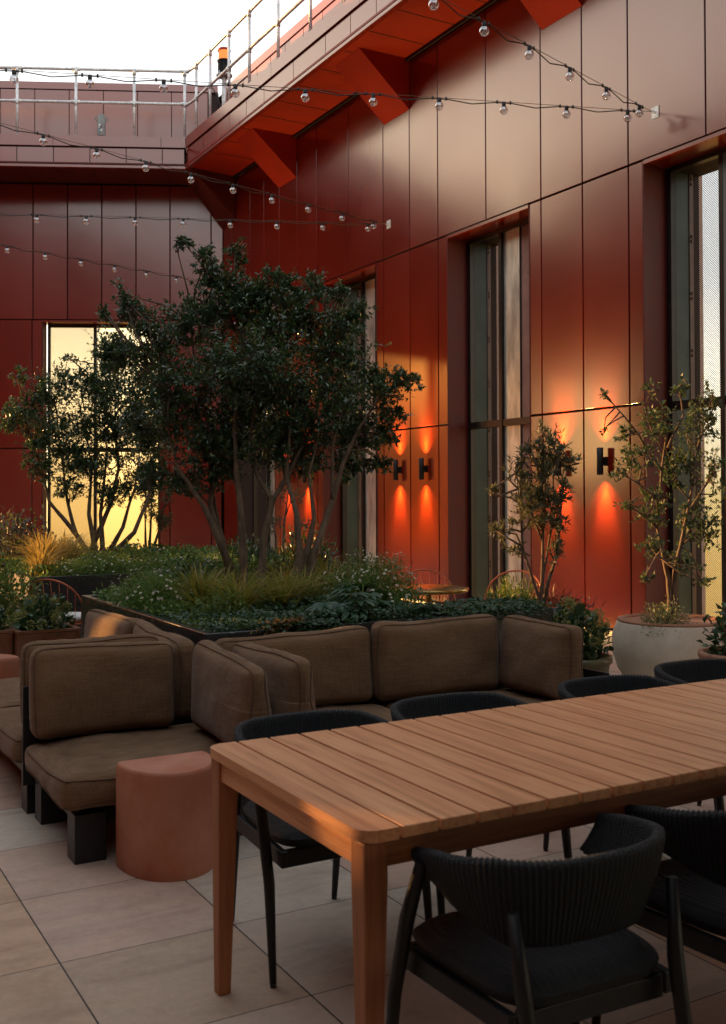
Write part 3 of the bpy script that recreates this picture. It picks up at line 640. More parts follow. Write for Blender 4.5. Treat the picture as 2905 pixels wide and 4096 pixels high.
def copper_box(x0, x1, y0, y1, label):
    t = thing('copper_planter', ((x0+x1)/2, (y0+y1)/2, 0), label, 'planter', 'square copper planters on the left')
    w = .03; q = MB(); h = .52
    for a_ in ((x0, x1, y0, y0+w), (x0, x1, y1-w, y1), (x0, x0+w, y0+w, y1-w), (x1-w, x1, y0+w, y1-w)): q.box(*a_, 0, h)
    q.build('shell', M['copper'], t, bevel=.012, seg=3)
    q = MB(); q.box(x0-.008, x1+.008, y0-.008, y0+w, h, h+.018); q.box(x0-.008, x1+.008, y1-w, y1+.008, h, h+.018); q.box(x0-.008, x0+w, y0+w, y1-w, h, h+.018); q.box(x1-w, x1+.008, y0+w, y1-w, h, h+.018)
    for xx in (x0-.004, x1-.016): q.box(xx, xx+.02, y0-.006, y0, 0, h)
    q.build('rim', M['copper'], t)
    q = MB(); q.box(x0+w, x1-w, y0+w, y1-w, .4, .47); q.build('soil', M['soil'], t)
copper_box(1.05, 1.545, 7.80, 8.28, 'square copper planter at the far left edge')
copper_box(1.56, 2.0, 7.68, 8.15, 'square copper planter beside the pillow of the far sofa')

# ---------------------------------------------------------------- sofas
def cushion(name, parent, x0, x1, y0, y1, z0, z1, thick, r=.055, bulge=.30, lean=0, seed=0, label=None, droop=0.):
    """soft box cushion; thick = axis index of its thickness; returns the mesh with two piping children"""
    c = Vector(((x0+x1)/2, (y0+y1)/2, (z0+z1)/2)); H_ = [(x1-x0)/2, (y1-y0)/2, (z1-z0)/2]
    ax = [i for i in range(3) if i != thick]; a, b_ = ax
    def surf(u, v, w, off=0.):
        q = [0, 0, 0]; q[a] = u*H_[a]; q[b_] = v*H_[b_]; q[thick] = w*H_[thick]
        rr = min(r, H_[thick]*.8)
        inn = [max(-(H_[i]-rr), min(H_[i]-rr, q[i])) for i in range(3)]
        d = Vector([q[i]-inn[i] for i in range(3)])
        p = Vector(inn)+(d.normalized()*(rr+off) if d.length > 1e-6 else Vector((0, 0, 0)))
        ba = 1-u*u; bb_ = 1-v*v
        p[thick] *= .68+bulge*1.7*(max(0, ba)*max(0, bb_))**.5+.10*(abs(u)*abs(v))**3
        p[a] *= 1+.025*bb_-.012*abs(w)*bb_; p[b_] *= 1+(.03 if thick == 2 else -.035)*ba-.02*abs(w)
        P = p+c
        nz = noise.noise(Vector((P.x*3.3+seed, P.y*3.3, P.z*3.3)))*.019+noise.noise(Vector((P.x*9, P.y*9+seed, P.z*9)))*.007
        wr = .0035*math.sin(38*(u if thick != a else v)+6*noise.noise(P*4))*max(0, abs(w))*0
        side = 1-abs(w); wr = .004*side*math.sin((u*H_[a]+v*H_[b_])*150+5*noise.noise(P*5+Vector((seed, 0, 0))))
        dirn = Vector((0, 0, 0)); dirn[thick] = 1 if w >= 0 else -1
        P = P+dirn*nz+(p.normalized()*wr)
        if thick != 2: P.z += -droop*(.5-.5*((P.y-c.y)/H_[1] if thick == 0 else 1)) * (1 if P.z > c.z else 0); 
        if thick != 2:
            up_ = max(0, (P.z-z0)/(z1-z0)); P.z += up_*(.022*noise.noise(Vector((P.x*2.6+seed*3, P.y*2.6, 0)))+.010*math.sin(seed*2.1)*((P.x-c.x)/H_[0] if thick == 1 else (P.y-c.y)/H_[1]))
            P[thick] = c[thick]+(P[thick]-c[thick])*(1.16-.34*up_); ang = R(2.6*math.sin(seed*1.7)); dx_, dy_ = P.x-c.x, P.y-c.y
            P.x = c.x+dx_*math.cos(ang)-dy_*math.sin(ang); P.y = c.y+dx_*math.sin(ang)+dy_*math.cos(ang)
        if lean:
            k = (P.z-z0); 
            if thick == 0: P.x += lean*k
            else: P.y += lean*k
        return P
    n = 22; m = MB(); idx = {}; vs = []; fs = []
    def vid(i, j, k, nk=6):
        key = (i, j, k)
        if key not in idx: idx[key] = len(vs); vs.append(surf(-1+2*i/n, -1+2*j/n, -1+2*k/nk))
        return idx[key]
    nk = 6
    for i in range(n):
        for j in range(n):
            fs.append((vid(i, j, 0), vid(i, j+1, 0), vid(i+1, j+1, 0), vid(i+1, j, 0))); fs.append((vid(i, j, nk), vid(i+1, j, nk), vid(i+1, j+1, nk), vid(i, j+1, nk)))
    for i in range(n):
        for k in range(nk):
            fs.append((vid(i, 0, k), vid(i+1, 0, k), vid(i+1, 0, k+1), vid(i, 0, k+1))); fs.append((vid(i, n, k), vid(i, n, k+1), vid(i+1, n, k+1), vid(i+1, n, k)))
            fs.append((vid(0, i, k), vid(0, i, k+1), vid(0, i+1, k+1), vid(0, i+1, k))); fs.append((vid(n, i, k), vid(n, i+1, k), vid(n, i+1, k+1), vid(n, i, k+1)))
    m.add(vs, fs, True); o = m.build(name, M['fabric'], parent)
    if label: o['label'] = label
    sb = o.modifiers.new('sub', 'SUBSURF'); sb.levels = 1; sb.render_levels = 1
    for e in (-1, 1):
        cs_ = []; N = 26; wv = e*.80
        for s_ in range(N): cs_.append(surf(-1+2*s_/N, -1, wv, .001))
        for s_ in range(N): cs_.append(surf(1, -1+2*s_/N, wv, .001))
        for s_ in range(N): cs_.append(surf(1-2*s_/N, 1, wv, .001))
        for s_ in range(N): cs_.append(surf(-1, 1-2*s_/N, wv, .001))
        cs_.append(cs_[0])
        # round the path corners
        sm_ = cs_[:]
        for _ in range(2): sm_ = [sm_[0]]+[(sm_[i-1]+sm_[i]*2+sm_[i+1])/4 for i in range(1, len(sm_)-1)]+[sm_[-1]]
        q = MB(); q.tube(sm_, .0034, 6, False); q.build('piping', M['piping'], o)
    return o
def sofa(loc, label, frame, legs, panels_, cush):
    t = thing('outdoor_sofa', loc, label, 'sofa', 'brown cushioned lounge sofas')
    x0, x1, y0, y1 = frame
    q = MB(); q.box(x0+.02, x1-.02, y0+.03, y1, .15, .205); q.build('base_frame', M['black'], t, bevel=.004)
    for (lx, ly, w, d) in legs: q = MB(); q.box(lx, lx+w, ly, ly+d, 0, .2); q.build('leg', M['black'], t, bevel=.003)
    for p_ in panels_: q = MB(); q.box(*p_); q.build('back_panel', M['black'], t, bevel=.003)
    for c_ in cush: cushion(c_[0], t, *c_[1:8], **c_[8])
    return t
sofa((1.5, 4.6, 0), 'short brown sofa nearest the camera on the left, with one back and one end cushion', (1.10, 1.92, 4.30, 5.02), [(1.10, 4.30, .13, .12), (1.79, 4.30, .13, .12), (1.10, 4.9, .13, .12), (1.79, 4.9, .13, .12)],
     [(1.05, 1.93, 5.045, 5.065, .15, .61), (1.94, 1.955, 4.25, 5.04, .15, .58)],
     [('seat_cushion', 1.04, 1.95, 4.24, 5.02, .205, .385, 2, dict(seed=1, bulge=.12, r=.05)),
      ('back_cushion', 1.07, 1.74, 4.87, 5.03, .375, .80, 1, dict(seed=2, lean=.03)),
      ('end_cushion', 1.765, 1.93, 4.10, 4.86, .375, .80, 0, dict(seed=3, droop=.03))])
sofa((1.4, 6, 0), 'long brown sofa farther back on the left, with sun on its last pillow', (1.08, 1.93, 5.10, 6.80), [(1.08, 5.10, .13, .12), (1.8, 5.10, .13, .12), (1.08, 6.62, .13, .12), (1.8, 6.62, .13, .12)],
     [(1.965, 1.985, 5.09, 6.82, .15, .60)],
     [('seat_cushion', 1.02, 1.80, 5.085, 5.95, .205, .385, 2, dict(seed=4, bulge=.14, r=.05)),
      ('seat_cushion', 1.02, 1.80, 5.96, 6.82, .205, .385, 2, dict(seed=5, bulge=.14, r=.05)),
      ('end_cushion', 1.07, 1.74, 5.08, 5.24, .375, .80, 1, dict(seed=6)),
      ('back_cushion', 1.78, 1.95, 5.0, 5.86, .375, .785, 0, dict(seed=7, lean=-.02)),
      ('back_cushion', 1.78, 1.95, 5.88, 6.76, .375, .785, 0, dict(seed=8, lean=-.02, label='sunlit back cushion'))])
sofa((2.9, 4.6, 0), 'wide brown sofa on the right in front of the planter', (2.02, 3.86, 4.30, 5.02), [(2.02, 4.30, .13, .12), (3.73, 4.30, .13, .12), (2.02, 4.9, .13, .12), (3.73, 4.9, .13, .12)],
     [(2.0, 3.9, 5.075, 5.095, .15, .61), (3.885, 3.90, 4.2, 5.04, .15, .55)],
     [('seat_cushion', 1.99, 2.93, 4.22, 5.02, .205, .385, 2, dict(seed=9, bulge=.14, r=.05)),
      ('seat_cushion', 2.94, 3.87, 4.22, 5.02, .205, .385, 2, dict(seed=10, bulge=.14, r=.05)),
      ('end_cushion', 1.985, 2.14, 4.12, 4.86, .375, .80, 0, dict(seed=11, droop=.03)),
      ('back_cushion', 1.96, 2.87, 4.88, 5.04, .375, .79, 1, dict(seed=12, lean=.02)),
      ('back_cushion', 2.88, 3.69, 4.84, 5.01, .375, .81, 1, dict(seed=13, lean=.03)),
      ('end_cushion', 3.68, 3.86, 4.30, 4.95, .375, .80, 0, dict(seed=14, lean=.04))])
# ---------------------------------------------------------------- terracotta side tables (half round)
def half_stool(cx, cy, rx, ry, h, label, rot=0):
    t = thing('side_table', (cx, cy, 0), label, 'side table', 'half round terracotta side tables')
    pts = [(rx*math.cos(a), -ry*abs(math.sin(a))**.85) for a in np.linspace(0, math.pi, 33)]
    pts = [(x, y) for x, y in pts]; pts = [(rx*.96, .02)]+pts+[(-rx*.96, .02)]
    def ring(s_, z): return [(cx+(x*math.cos(rot)-y*math.sin(rot))*s_, cy+(x*math.sin(rot)+y*math.cos(rot))*s_+.13*(1-s_)*-1*math.cos(rot), z) for x, y in pts]
    lv = [(.97, 0), (.985, .008), (1.0, .05), (1.0, h-.035), (.99, h-.015), (.965, h-.003), (.93, h)]
    n = len(pts); q = MB(); vs = []
    for s_, z in lv: vs += ring(s_, z)
    fs = [(i*n+k, i*n+(k+1) % n, (i+1)*n+(k+1) % n, (i+1)*n+k) for i in range(len(lv)-1) for k in range(n)]
    fs = [tuple(reversed(f)) for f in fs]
    q.add(vs, fs, True); q.add(ring(.93, h), [tuple(range(n-1, -1, -1))]); o = q.build('body', M['terra'], t)
    q = MB(); q.add(ring(.955, .006), [tuple(range(n))]); q.build('underside', M['gap'], t)
    return t
half_stool(1.435, 4.20, .195, .29, .42, 'half round terracotta side table between the short sofa and the wooden table')
half_stool(2.95, 4.10, .20, .38, .42, 'half round terracotta side table seen low under the wooden table')
t = half_stool(1.28, 7.30, .22, .22, .42, 'half round terracotta side table at the left edge beside the long sofa', R(180))

# ---------------------------------------------------------------- slatted dining table
t = thing('dining_table', (2.7, 2.53, 0), 'long slatted wooden table in the foreground', 'table')
X0, PT, Y0, Y1, NS = 1.168, .1075, 2.055, 3.02, 29
for k in range(NS):
    a_, c_ = X0+PT*k, X0+PT*(k+1)-.0095; q = MB()
    if k == 0:
        rr = .05; poly = [(c_, Y0), (c_, Y1)]+[(a_+rr-rr*math.sin(u), Y1-rr+rr*math.cos(u)) for u in np.linspace(0, math.pi/2, 8)]+[(a_+rr-rr*math.cos(u), Y0+rr-rr*math.sin(u)) for u in np.linspace(0, math.pi/2, 8)]
        q.prism(poly, .712, .74)
    else: q.box(a_, c_, Y0, Y1, .712, .74)
    q.build('slat', M['slat'], t, bevel=.003)
XE = X0+PT*NS
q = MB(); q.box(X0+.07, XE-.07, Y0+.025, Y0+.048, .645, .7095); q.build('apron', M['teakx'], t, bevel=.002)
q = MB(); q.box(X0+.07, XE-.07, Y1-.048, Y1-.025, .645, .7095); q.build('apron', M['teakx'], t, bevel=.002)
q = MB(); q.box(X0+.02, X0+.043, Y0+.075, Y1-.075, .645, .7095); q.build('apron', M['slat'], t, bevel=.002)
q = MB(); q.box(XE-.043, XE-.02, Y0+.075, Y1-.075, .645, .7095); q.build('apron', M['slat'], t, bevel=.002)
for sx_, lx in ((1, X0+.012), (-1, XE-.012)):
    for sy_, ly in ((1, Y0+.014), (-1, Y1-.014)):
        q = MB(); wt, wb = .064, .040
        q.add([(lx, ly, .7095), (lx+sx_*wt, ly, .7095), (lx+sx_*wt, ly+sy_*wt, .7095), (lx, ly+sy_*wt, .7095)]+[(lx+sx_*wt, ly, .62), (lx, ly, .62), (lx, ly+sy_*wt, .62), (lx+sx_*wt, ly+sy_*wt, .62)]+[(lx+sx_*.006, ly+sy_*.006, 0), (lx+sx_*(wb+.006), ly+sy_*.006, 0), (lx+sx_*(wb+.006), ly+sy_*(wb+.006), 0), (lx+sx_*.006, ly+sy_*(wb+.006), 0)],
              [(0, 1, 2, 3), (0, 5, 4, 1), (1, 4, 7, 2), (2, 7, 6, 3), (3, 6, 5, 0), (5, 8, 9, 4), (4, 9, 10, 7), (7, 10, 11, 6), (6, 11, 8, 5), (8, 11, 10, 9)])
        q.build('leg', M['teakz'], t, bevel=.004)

# ---------------------------------------------------------------- woven dining chairs (front towards +y)
def make_chair():
    t = thing('dining_chair', (0, 0, 0), 'x', 'chair', 'dark woven dining chairs')
    # rim path: arms and back
    path = []
    for u in np.linspace(-1, 1, 181):
        a_ = u*R(118)
        e = .75; sx_ = math.sin(a_); cx_ = math.cos(a_)
        x = .288*math.copysign(abs(sx_)**e, sx_) if abs(a_) < math.pi/2 else .288*math.copysign(1, sx_)
        y = -.265*abs(cx_)**.85 if abs(a_) < math.pi/2 else (abs(a_)-math.pi/2)*.19
        path.append((x, y, abs(u)))
    arc = [0]
    for i in range(1, len(path)): arc.append(arc[-1]+math.hypot(path[i][0]-path[i-1][0], path[i][1]-path[i-1][1]))
    Lt = arc[-1]; nr = 4; NP = 420
    def at(s_):
        j = min(len(arc)-2, int(np.searchsorted(arc, s_, 'right'))-1); j = max(0, j); f_ = (s_-arc[j])/(arc[j+1]-arc[j]+1e-9)
        return [path[j][i]+(path[j+1][i]-path[j][i])*f_ for i in range(3)]
    q = MB(); rows = 11; nribs = 78; vs = []
    for i in range(NP+1):
        s_ = Lt*i/NP; x, y, u = at(s_)
        ztop = .708-.045*max(0, u-.45)/.55; zb = .520+.075*max(0, u-.4)/.6
        rib = .0048*abs(math.sin(math.pi*nribs*i/NP))
        r_ = math.hypot(x, y)+1e-6; nx, ny = x/r_, (y if y < 0 else y*.1)/r_; nn = math.hypot(nx, ny)+1e-6; nx /= nn; ny /= nn
        ring = []
        for k in range(rows):                       # outer face bottom to top
            f_ = k/(rows-1); ins = .055*(1-f_)**1.4; ring.append((x-nx*(ins-rib), y-ny*(ins-rib), zb+(ztop-zb)*f_))
        for a2 in np.linspace(0, math.pi, 6)[1:-1]: ring.append((x-nx*(.011-.011*math.cos(a2))+nx*rib*math.cos(a2), y-ny*(.011-.011*math.cos(a2))+ny*rib*math.cos(a2), ztop+(.009+rib)*math.sin(a2)))
        for k in range(rows-1, -1, -1):
            f_ = k/(rows-1); ins = .055*(1-f_)**1.4+.022; ring.append((x-nx*(ins+rib), y-ny*(ins+rib), zb+(ztop-zb)*f_))
        vs += ring
    nr = len(ring); fs = [(i*nr+k, (i+1)*nr+k, (i+1)*nr+(k+1) % nr, i*nr+(k+1) % nr) for i in range(NP) for k in range(nr)]
    q.add(vs, fs, True); q.add(vs[:nr], [tuple(range(nr))]); q.add(vs[-nr:], [tuple(range(nr-1, -1, -1))]); q.build('backrest', M['wicker'], t)
    # seat pad
    q = MB(); vs = []; n1, n2 = 150, 26
    def half(y): return .225+.03*(y+.24)/.46
    prof = [(0, 0), (.35, .012), (1, .020)]
    for j in range(n2+1):
        v = -1+2*j/n2; y = -.235+.23*(v+1)
        for i in range(n1+1):
            u = -1+2*i/n1; uu = u; c4 = (abs(u)**5+abs(v)**5)**(1/5) if (abs(u) > .02 or abs(v) > .02) else 1; k_ = max(abs(u), abs(v))/max(c4, 1e-6)
            x = u*k_*half(y); y2 = -.005+v*k_*.232
            edge = max(0, 1-max(abs(u), abs(v))); z = .432+.026*min(1, (edge*5))**.5-.004*(1-u*u)*(1-v*v)+.0045*abs(math.sin(u*math.pi*11))*min(1, edge*8)
            vs.append((x, y2, z))
    fs = [(j*(n1+1)+i, j*(n1+1)+i+1, (j+1)*(n1+1)+i+1, (j+1)*(n1+1)+i) for j in range(n2) for i in range(n1)]
    q.add(vs, fs, True)
    bd = [i for i in range(n1+1)]+[j*(n1+1)+n1 for j in range(1, n2+1)]+[n2*(n1+1)+i for i in range(n1-1, -1, -1)]+[j*(n1+1) for j in range(n2-1, 0, -1)]
    lo_ = [(vs[i][0]*.95, vs[i][1]*.95, .405) for i in bd]; m_ = len(bd)
    q.add([vs[i] for i in bd]+lo_, [(i, m_+i, m_+(i+1) % m_, (i+1) % m_) for i in range(m_)], True); q.add(lo_, [tuple(range(m_-1, -1, -1))])
    q.build('seat', M['wicker'], t)
    q = MB(); q.obox((0, .195, .375), (.235, 0, 0), (0, .012, 0), (0, 0, .026)); q.obox((0, -.205, .375), (.20, 0, 0), (0, .012, 0), (0, 0, .026))
    for e in (-1, 1): q.obox((e*.232, -.0, .377), (.011, 0, 0), (e*.014, .215, 0), (0, 0, .025))
    q.build('seat_frame', M['chairleg'], t, bevel=.003)
    for e in (-1, 1):
        q = MB(); q.tube([(e*.287, .215, .012), (e*.283, .18, .30), (e*.282, .12, .50), (e*.282, .05, .655)], [.011, .0175, .019, .015], 12); lg = q.build('leg', M['chairleg'], t)
        q = MB(); q.tube([(e*.287, .216, 0), (e*.287, .215, .014)], .010, 10); q.build('foot', M['black'], lg)
        q = MB(); q.tube([(e*.205, -.31, .012), (e*.207, -.275, .30), (e*.212, -.243, .45), (e*.222, -.222, .62)], [.011, .0175, .019, .013], 12); lg = q.build('leg', M['chairleg'], t)
        q = MB(); q.tube([(e*.205, -.311, 0), (e*.205, -.31, .014)], .010, 10); q.build('foot', M['black'], lg)
    return t
ch0 = make_chair()
CH = [(1.60, 1.985, -2, 'dark woven chair in the foreground with its back to the camera'), (2.27, 1.99, 0, 'dark woven chair cut off by the right edge, beside the foreground chair'),
      (1.64, 3.15, 180, 'dark woven chair across the table at its left end'), (2.27, 3.17, 181, 'dark woven chair across the table, second from the left end'),
      (3.06, 3.16, 179, 'dark woven chair across the table in front of the pale pot, left one'), (3.72, 3.28, 183, 'dark woven chair across the table at the right edge, drawn back a little')]
for k, (x, y, a_, lb) in enumerate(CH):
    c_ = ch0 if k == 0 else copy_tree(ch0)
    c_.location = (x, y, 0); c_.rotation_euler = (0, 0, R(a_)); c_['label'] = lb
for c_ in [o for o in C.objects if o.name.startswith('dining_chair')]:
    pass

# ---------------------------------------------------------------- wire chairs and bistro tables
def wire_chair(x, y, a_, label, m='wire', cushion_=False):
    t = thing('wire_chair', (x, y, 0), label, 'wire chair', 'copper wire chairs'); T = Matrix.Translation((x, y, 0)) @ Matrix.Rotation(a_, 4, 'Z')
    P = lambda X, Y, Z: T @ Vector((X, Y, Z))
    q = MB(); q.tube([P(.21*math.cos(u), .21*math.sin(u), .45) for u in np.linspace(0, 2*math.pi, 33)], .006, 6)
    for k in np.arange(-.18, .19, .03): h_ = math.sqrt(.21**2-k*k); q.tube([P(k, -h_, .45), P(k, h_, .45)], .002, 4)
    for k in np.arange(-.15, .16, .05): h_ = math.sqrt(.21**2-k*k); q.tube([P(-h_, k, .45), P(h_, k, .45)], .002, 4)
    q.build('seat', M[m], t)
    q = MB(); top = [(.27*math.cos(u), -.10-.16*math.sin(u)**.8 if math.sin(u) > 0 else -.10, .45+.37*max(0, math.sin(u))**.55) for u in np.linspace(0, math.pi, 33)]
    q.tube([P(*p) for p in top], .008, 6)
    for k in range(3, 31, 3): bx = top[k]; q.tube([P(*bx), P(bx[0]*.75, -math.sqrt(max(0, .21**2-(bx[0]*.75)**2)), .45)], .0028, 5)
    q.build('back', M[m], t)
    for ex in (-1, 1):
        for ey in (-1, 1): q = MB(); q.tube([P(ex*.15, ey*.14, .45), P(ex*.20, ey*.19, 0)], .007, 6); q.build('leg', M[m], t)
    return t
def bistro(x, y, r, h, label):
    t = thing('bistro_table', (x, y, 0), label, 'bistro table', 'round brass bistro tables')
    q = MB(); q.lathe([(0, h-.03), (r-.01, h-.03), (r, h-.02), (r, h-.004), (r-.006, h), (0, h)], (x, y, 0), 48); q.build('tabletop', M['gold'], t)
    q = MB(); q.lathe([(.025, .02), (.025, h-.03)], (x, y, 0), 14); q.build('column', M['gold'], t)
    q = MB(); q.lathe([(r*.7, 0), (r*.7, .01), (.03, .03)], (x, y, 0), 32); q.build('base', M['gold'], t)
bistro(4.72, 7.2, .33, .74, 'round brass table in front of the red wall, right of the white daisies')
wire_chair(5.05, 7.75, R(180-30), 'copper wire chair behind the right brass table')
wire_chair(5.60, 7.30, R(120), 'copper wire chair beside the feathery green pot plant')
bistro(4.9, 12.3, .35, .75, 'round brass table far behind the trunks of the big tree')
wire_chair(4.3, 12.6, R(200), 'far copper wire chair left of the far brass table')
wire_chair(5.5, 12.75, R(160), 'far copper wire chair right of the far brass table')
wc = wire_chair(2.20, 8.85, R(-50), 'copper wire chair on the left between the two planters')
q = MB(); q.lathe([(0, .47), (.18, .475), (.195, .485), (.195, .50), (.18, .51), (0, .512)], (2.22, 8.85, 0), 28); tag(q.build('seat_pad', M['white']), 'white round pad lying on the left wire chair', 'seat pad')

# ---------------------------------------------------------------- plants
T1C= [(3.29, 7.66, 3.04, 0.42, 0.27), (3.54, 7.4, 2.85, 0.45, 0.33), (2.97, 7.84, 2.89, 0.39, 0.28), (3.86, 7.22, 2.68, 0.37, 0.35), (2.75, 8.2, 2.71, 0.31, 0.33), (3.21, 7.36, 2.48, 0.68, 0.37), (2.84, 7.92, 2.27, 0.42, 0.39), (3.68, 7.22, 2.21, 0.55, 0.35), (4.12, 6.96, 2.35, 0.26, 0.21), (4.24, 6.78, 2.37, 0.16, 0.1), (3.5, 7.32, 1.9, 0.45, 0.26), (3.05, 7.69, 1.88, 0.38, 0.26), (2.69, 8.7, 2.67, 0.23, 0.27), (4.07, 7.22, 1.98, 0.27, 0.27), (2.88, 7.91, 1.62, 0.21, 0.16), (4.17, 6.94, 2.0, 0.16, 0.17), (3.42, 7.83, 2.14, 0.58, 0.36), (2.82, 8.63, 1.99, 0.23, 0.27), (3.95, 7.28, 3.08, 0.12, 0.12), (3.02, 7.8, 3.37, 0.14, 0.14), (3.24, 7.68, 3.4, 0.1, 0.16), (3.58, 7.49, 3.2, 0.16, 0.12), (2.84, 7.79, 3.47, 0.12, 0.06), (2.49, 8.23, 3.09, 0.09, 0.16), (4.18, 7.05, 1.75, 0.14, 0.1), (3.74, 7.42, 1.74, 0.21, 0.14)]
T1T= [[(3.08, 7.35, 0.85), (3.0, 7.39, 1.09), (2.91, 7.55, 1.42), (2.78, 7.74, 1.7), (2.72, 7.88, 2.12), (2.66, 8.02, 2.59)], [(3.09, 7.46, 0.88), (3.06, 7.59, 1.15), (3.03, 7.72, 1.42), (3.05, 7.7, 1.88), (2.93, 7.75, 2.4), (2.93, 7.86, 2.87)], [(3.06, 7.13, 0.84), (3.09, 7.22, 1.26), (3.1, 7.33, 1.59), (3.11, 7.43, 2.0), (3.23, 7.58, 2.57), (3.27, 7.66, 3.08)], [(3.12, 6.98, 0.83), (3.18, 7.05, 1.15), (3.28, 7.11, 1.46), (3.41, 7.15, 1.62), (3.63, 7.13, 2.03), (3.79, 7.14, 2.56), (3.87, 7.21, 2.92)], [(3.28, 7.11, 1.46), (3.22, 7.26, 1.66), (3.22, 7.37, 2.0), (3.37, 7.38, 2.56), (3.54, 7.4, 2.96)], [(3.23, 6.69, 0.8), (3.33, 6.74, 1.07), (3.35, 6.84, 1.36), (3.37, 7.06, 1.66), (3.44, 7.12, 2.06), (3.6, 7.14, 2.55)], [(3.3, 6.77, 0.8), (3.42, 6.8, 1.1), (3.51, 6.87, 1.33), (3.51, 6.97, 1.66), (3.64, 7.01, 2.03)], [(3.36, 6.73, 0.8), (3.48, 6.77, 1.12), (3.67, 6.89, 1.46), (3.78, 6.94, 1.72), (3.93, 6.96, 2.0), (4.07, 6.87, 2.24), (4.24, 6.78, 2.37)], [(3.67, 6.89, 1.46), (3.71, 6.97, 1.86), (3.91, 7.08, 2.35)], [(3.1, 7.57, 1.08), (3.13, 7.89, 1.42), (3.14, 8.1, 1.89), (2.98, 8.3, 2.27)]]
T2C= [(3.06, 12.74, 2.84, 0.32, 0.32), (3.34, 12.58, 2.89, 0.27, 0.24), (2.69, 12.73, 2.55, 0.26, 0.29), (3.53, 12.48, 2.62, 0.48, 0.43), (3.01, 12.78, 2.3, 0.48, 0.43), (3.73, 12.6, 2.2, 0.46, 0.41), (3.34, 12.6, 1.87, 0.48, 0.27), (4.01, 12.44, 2.47, 0.38, 0.49), (2.51, 12.6, 2.43, 0.18, 0.18), (2.58, 12.67, 2.91, 0.13, 0.13), (2.87, 12.62, 2.71, 0.24, 0.18), (3.92, 12.5, 1.71, 0.33, 0.27), (2.88, 12.63, 1.81, 0.18, 0.21), (3.7, 12.71, 3.31, 0.33, 0.33), (3.15, 12.68, 3.16, 0.12, 0.06), (4.16, 12.46, 2.86, 0.27, 0.44)]
T2T= [[(3.36, 12.37, 0.78), (3.2, 12.46, 1.04), (3.13, 12.61, 1.44), (3.08, 12.63, 1.92), (3.04, 12.76, 2.62)], [(3.36, 12.37, 0.78), (3.11, 12.51, 1.18), (2.92, 12.61, 1.44), (2.83, 12.66, 1.86), (2.62, 12.65, 2.49)], [(3.44, 12.44, 0.77), (3.36, 12.48, 1.28), (3.41, 12.56, 1.81), (3.34, 12.59, 2.51)], [(3.51, 12.4, 0.77), (3.51, 12.51, 1.28), (3.6, 12.56, 1.98), (3.58, 12.67, 2.75)], [(3.58, 12.48, 0.77), (3.74, 12.38, 1.12), (3.89, 12.4, 1.6), (4.01, 12.44, 2.31)], [(3.55, 12.27, 0.78), (3.8, 12.12, 1.07), (4.0, 12.23, 1.44), (4.13, 12.37, 2.09), (4.16, 12.46, 2.86)], [(3.39, 12.58, 0.79), (3.63, 12.55, 1.38), (3.72, 12.49, 1.82), (3.72, 12.6, 2.42), (3.7, 12.71, 3.25)]]
OLC= [(4.92, 6.29, 1.65, 0.09, 0.2), (5.09, 6.19, 1.62, 0.17, 0.37), (5.15, 6.15, 1.85, 0.13, 0.22), (5.02, 6.23, 1.42, 0.2, 0.27), (5.1, 6.07, 1.35, 0.12, 0.25), (5.27, 6.09, 1.75, 0.09, 0.1), (4.82, 6.35, 1.22, 0.1, 0.1), (4.91, 6.3, 1.08, 0.08, 0.08), (5.09, 6.19, 1.94, 0.05, 0.13), (5.16, 6.03, 1.55, 0.07, 0.17), (4.77, 6.37, 1.52, 0.06, 0.06), (5.05, 5.99, 1.06, 0.07, 0.13), (4.98, 6.25, 1.79, 0.09, 0.12)]
OLT= [[(5.07, 6.22, 0.59), (5.07, 6.22, 0.71), (5.02, 6.24, 0.88), (4.96, 6.27, 1.11), (4.92, 6.29, 1.65)], [(5.08, 6.21, 0.59), (5.09, 6.2, 0.84), (5.09, 6.19, 1.35), (5.09, 6.18, 1.94)], [(5.09, 6.21, 0.59), (5.06, 6.1, 0.82), (5.12, 6.07, 1.05), (5.16, 6.03, 1.55), (5.27, 6.09, 1.75)], [(5.09, 6.2, 0.84), (5.12, 6.19, 1.01), (5.17, 6.15, 1.45), (5.16, 6.14, 1.89)]]
EUC= [(6.01, 6.0, 2.32, 0.08, 0.09), (6.21, 5.89, 2.35, 0.1, 0.1), (5.7, 5.95, 1.96, 0.1, 0.09), (6.06, 5.98, 2.07, 0.21, 0.17), (6.41, 5.89, 2.04, 0.21, 0.25), (5.87, 5.98, 1.79, 0.21, 0.14), (6.29, 5.97, 1.73, 0.25, 0.25), (6.5, 5.84, 2.22, 0.12, 0.16), (6.61, 5.9, 1.66, 0.14, 0.29), (6.06, 5.99, 1.41, 0.21, 0.21), (6.41, 5.9, 1.3, 0.21, 0.25), (6.03, 6.01, 1.1, 0.14, 0.14), (6.32, 5.96, 0.95, 0.19, 0.12), (5.42, 5.88, 2.25, 0.05, 0.05), (5.42, 5.88, 1.96, 0.06, 0.05), (5.56, 5.92, 1.65, 0.1, 0.05), (5.71, 5.96, 1.41, 0.1, 0.05), (5.86, 5.88, 0.87, 0.1, 0.05), (6.3, 5.74, 0.82, 0.1, 0.05), (6.58, 5.92, 1.16, 0.11, 0.21)]
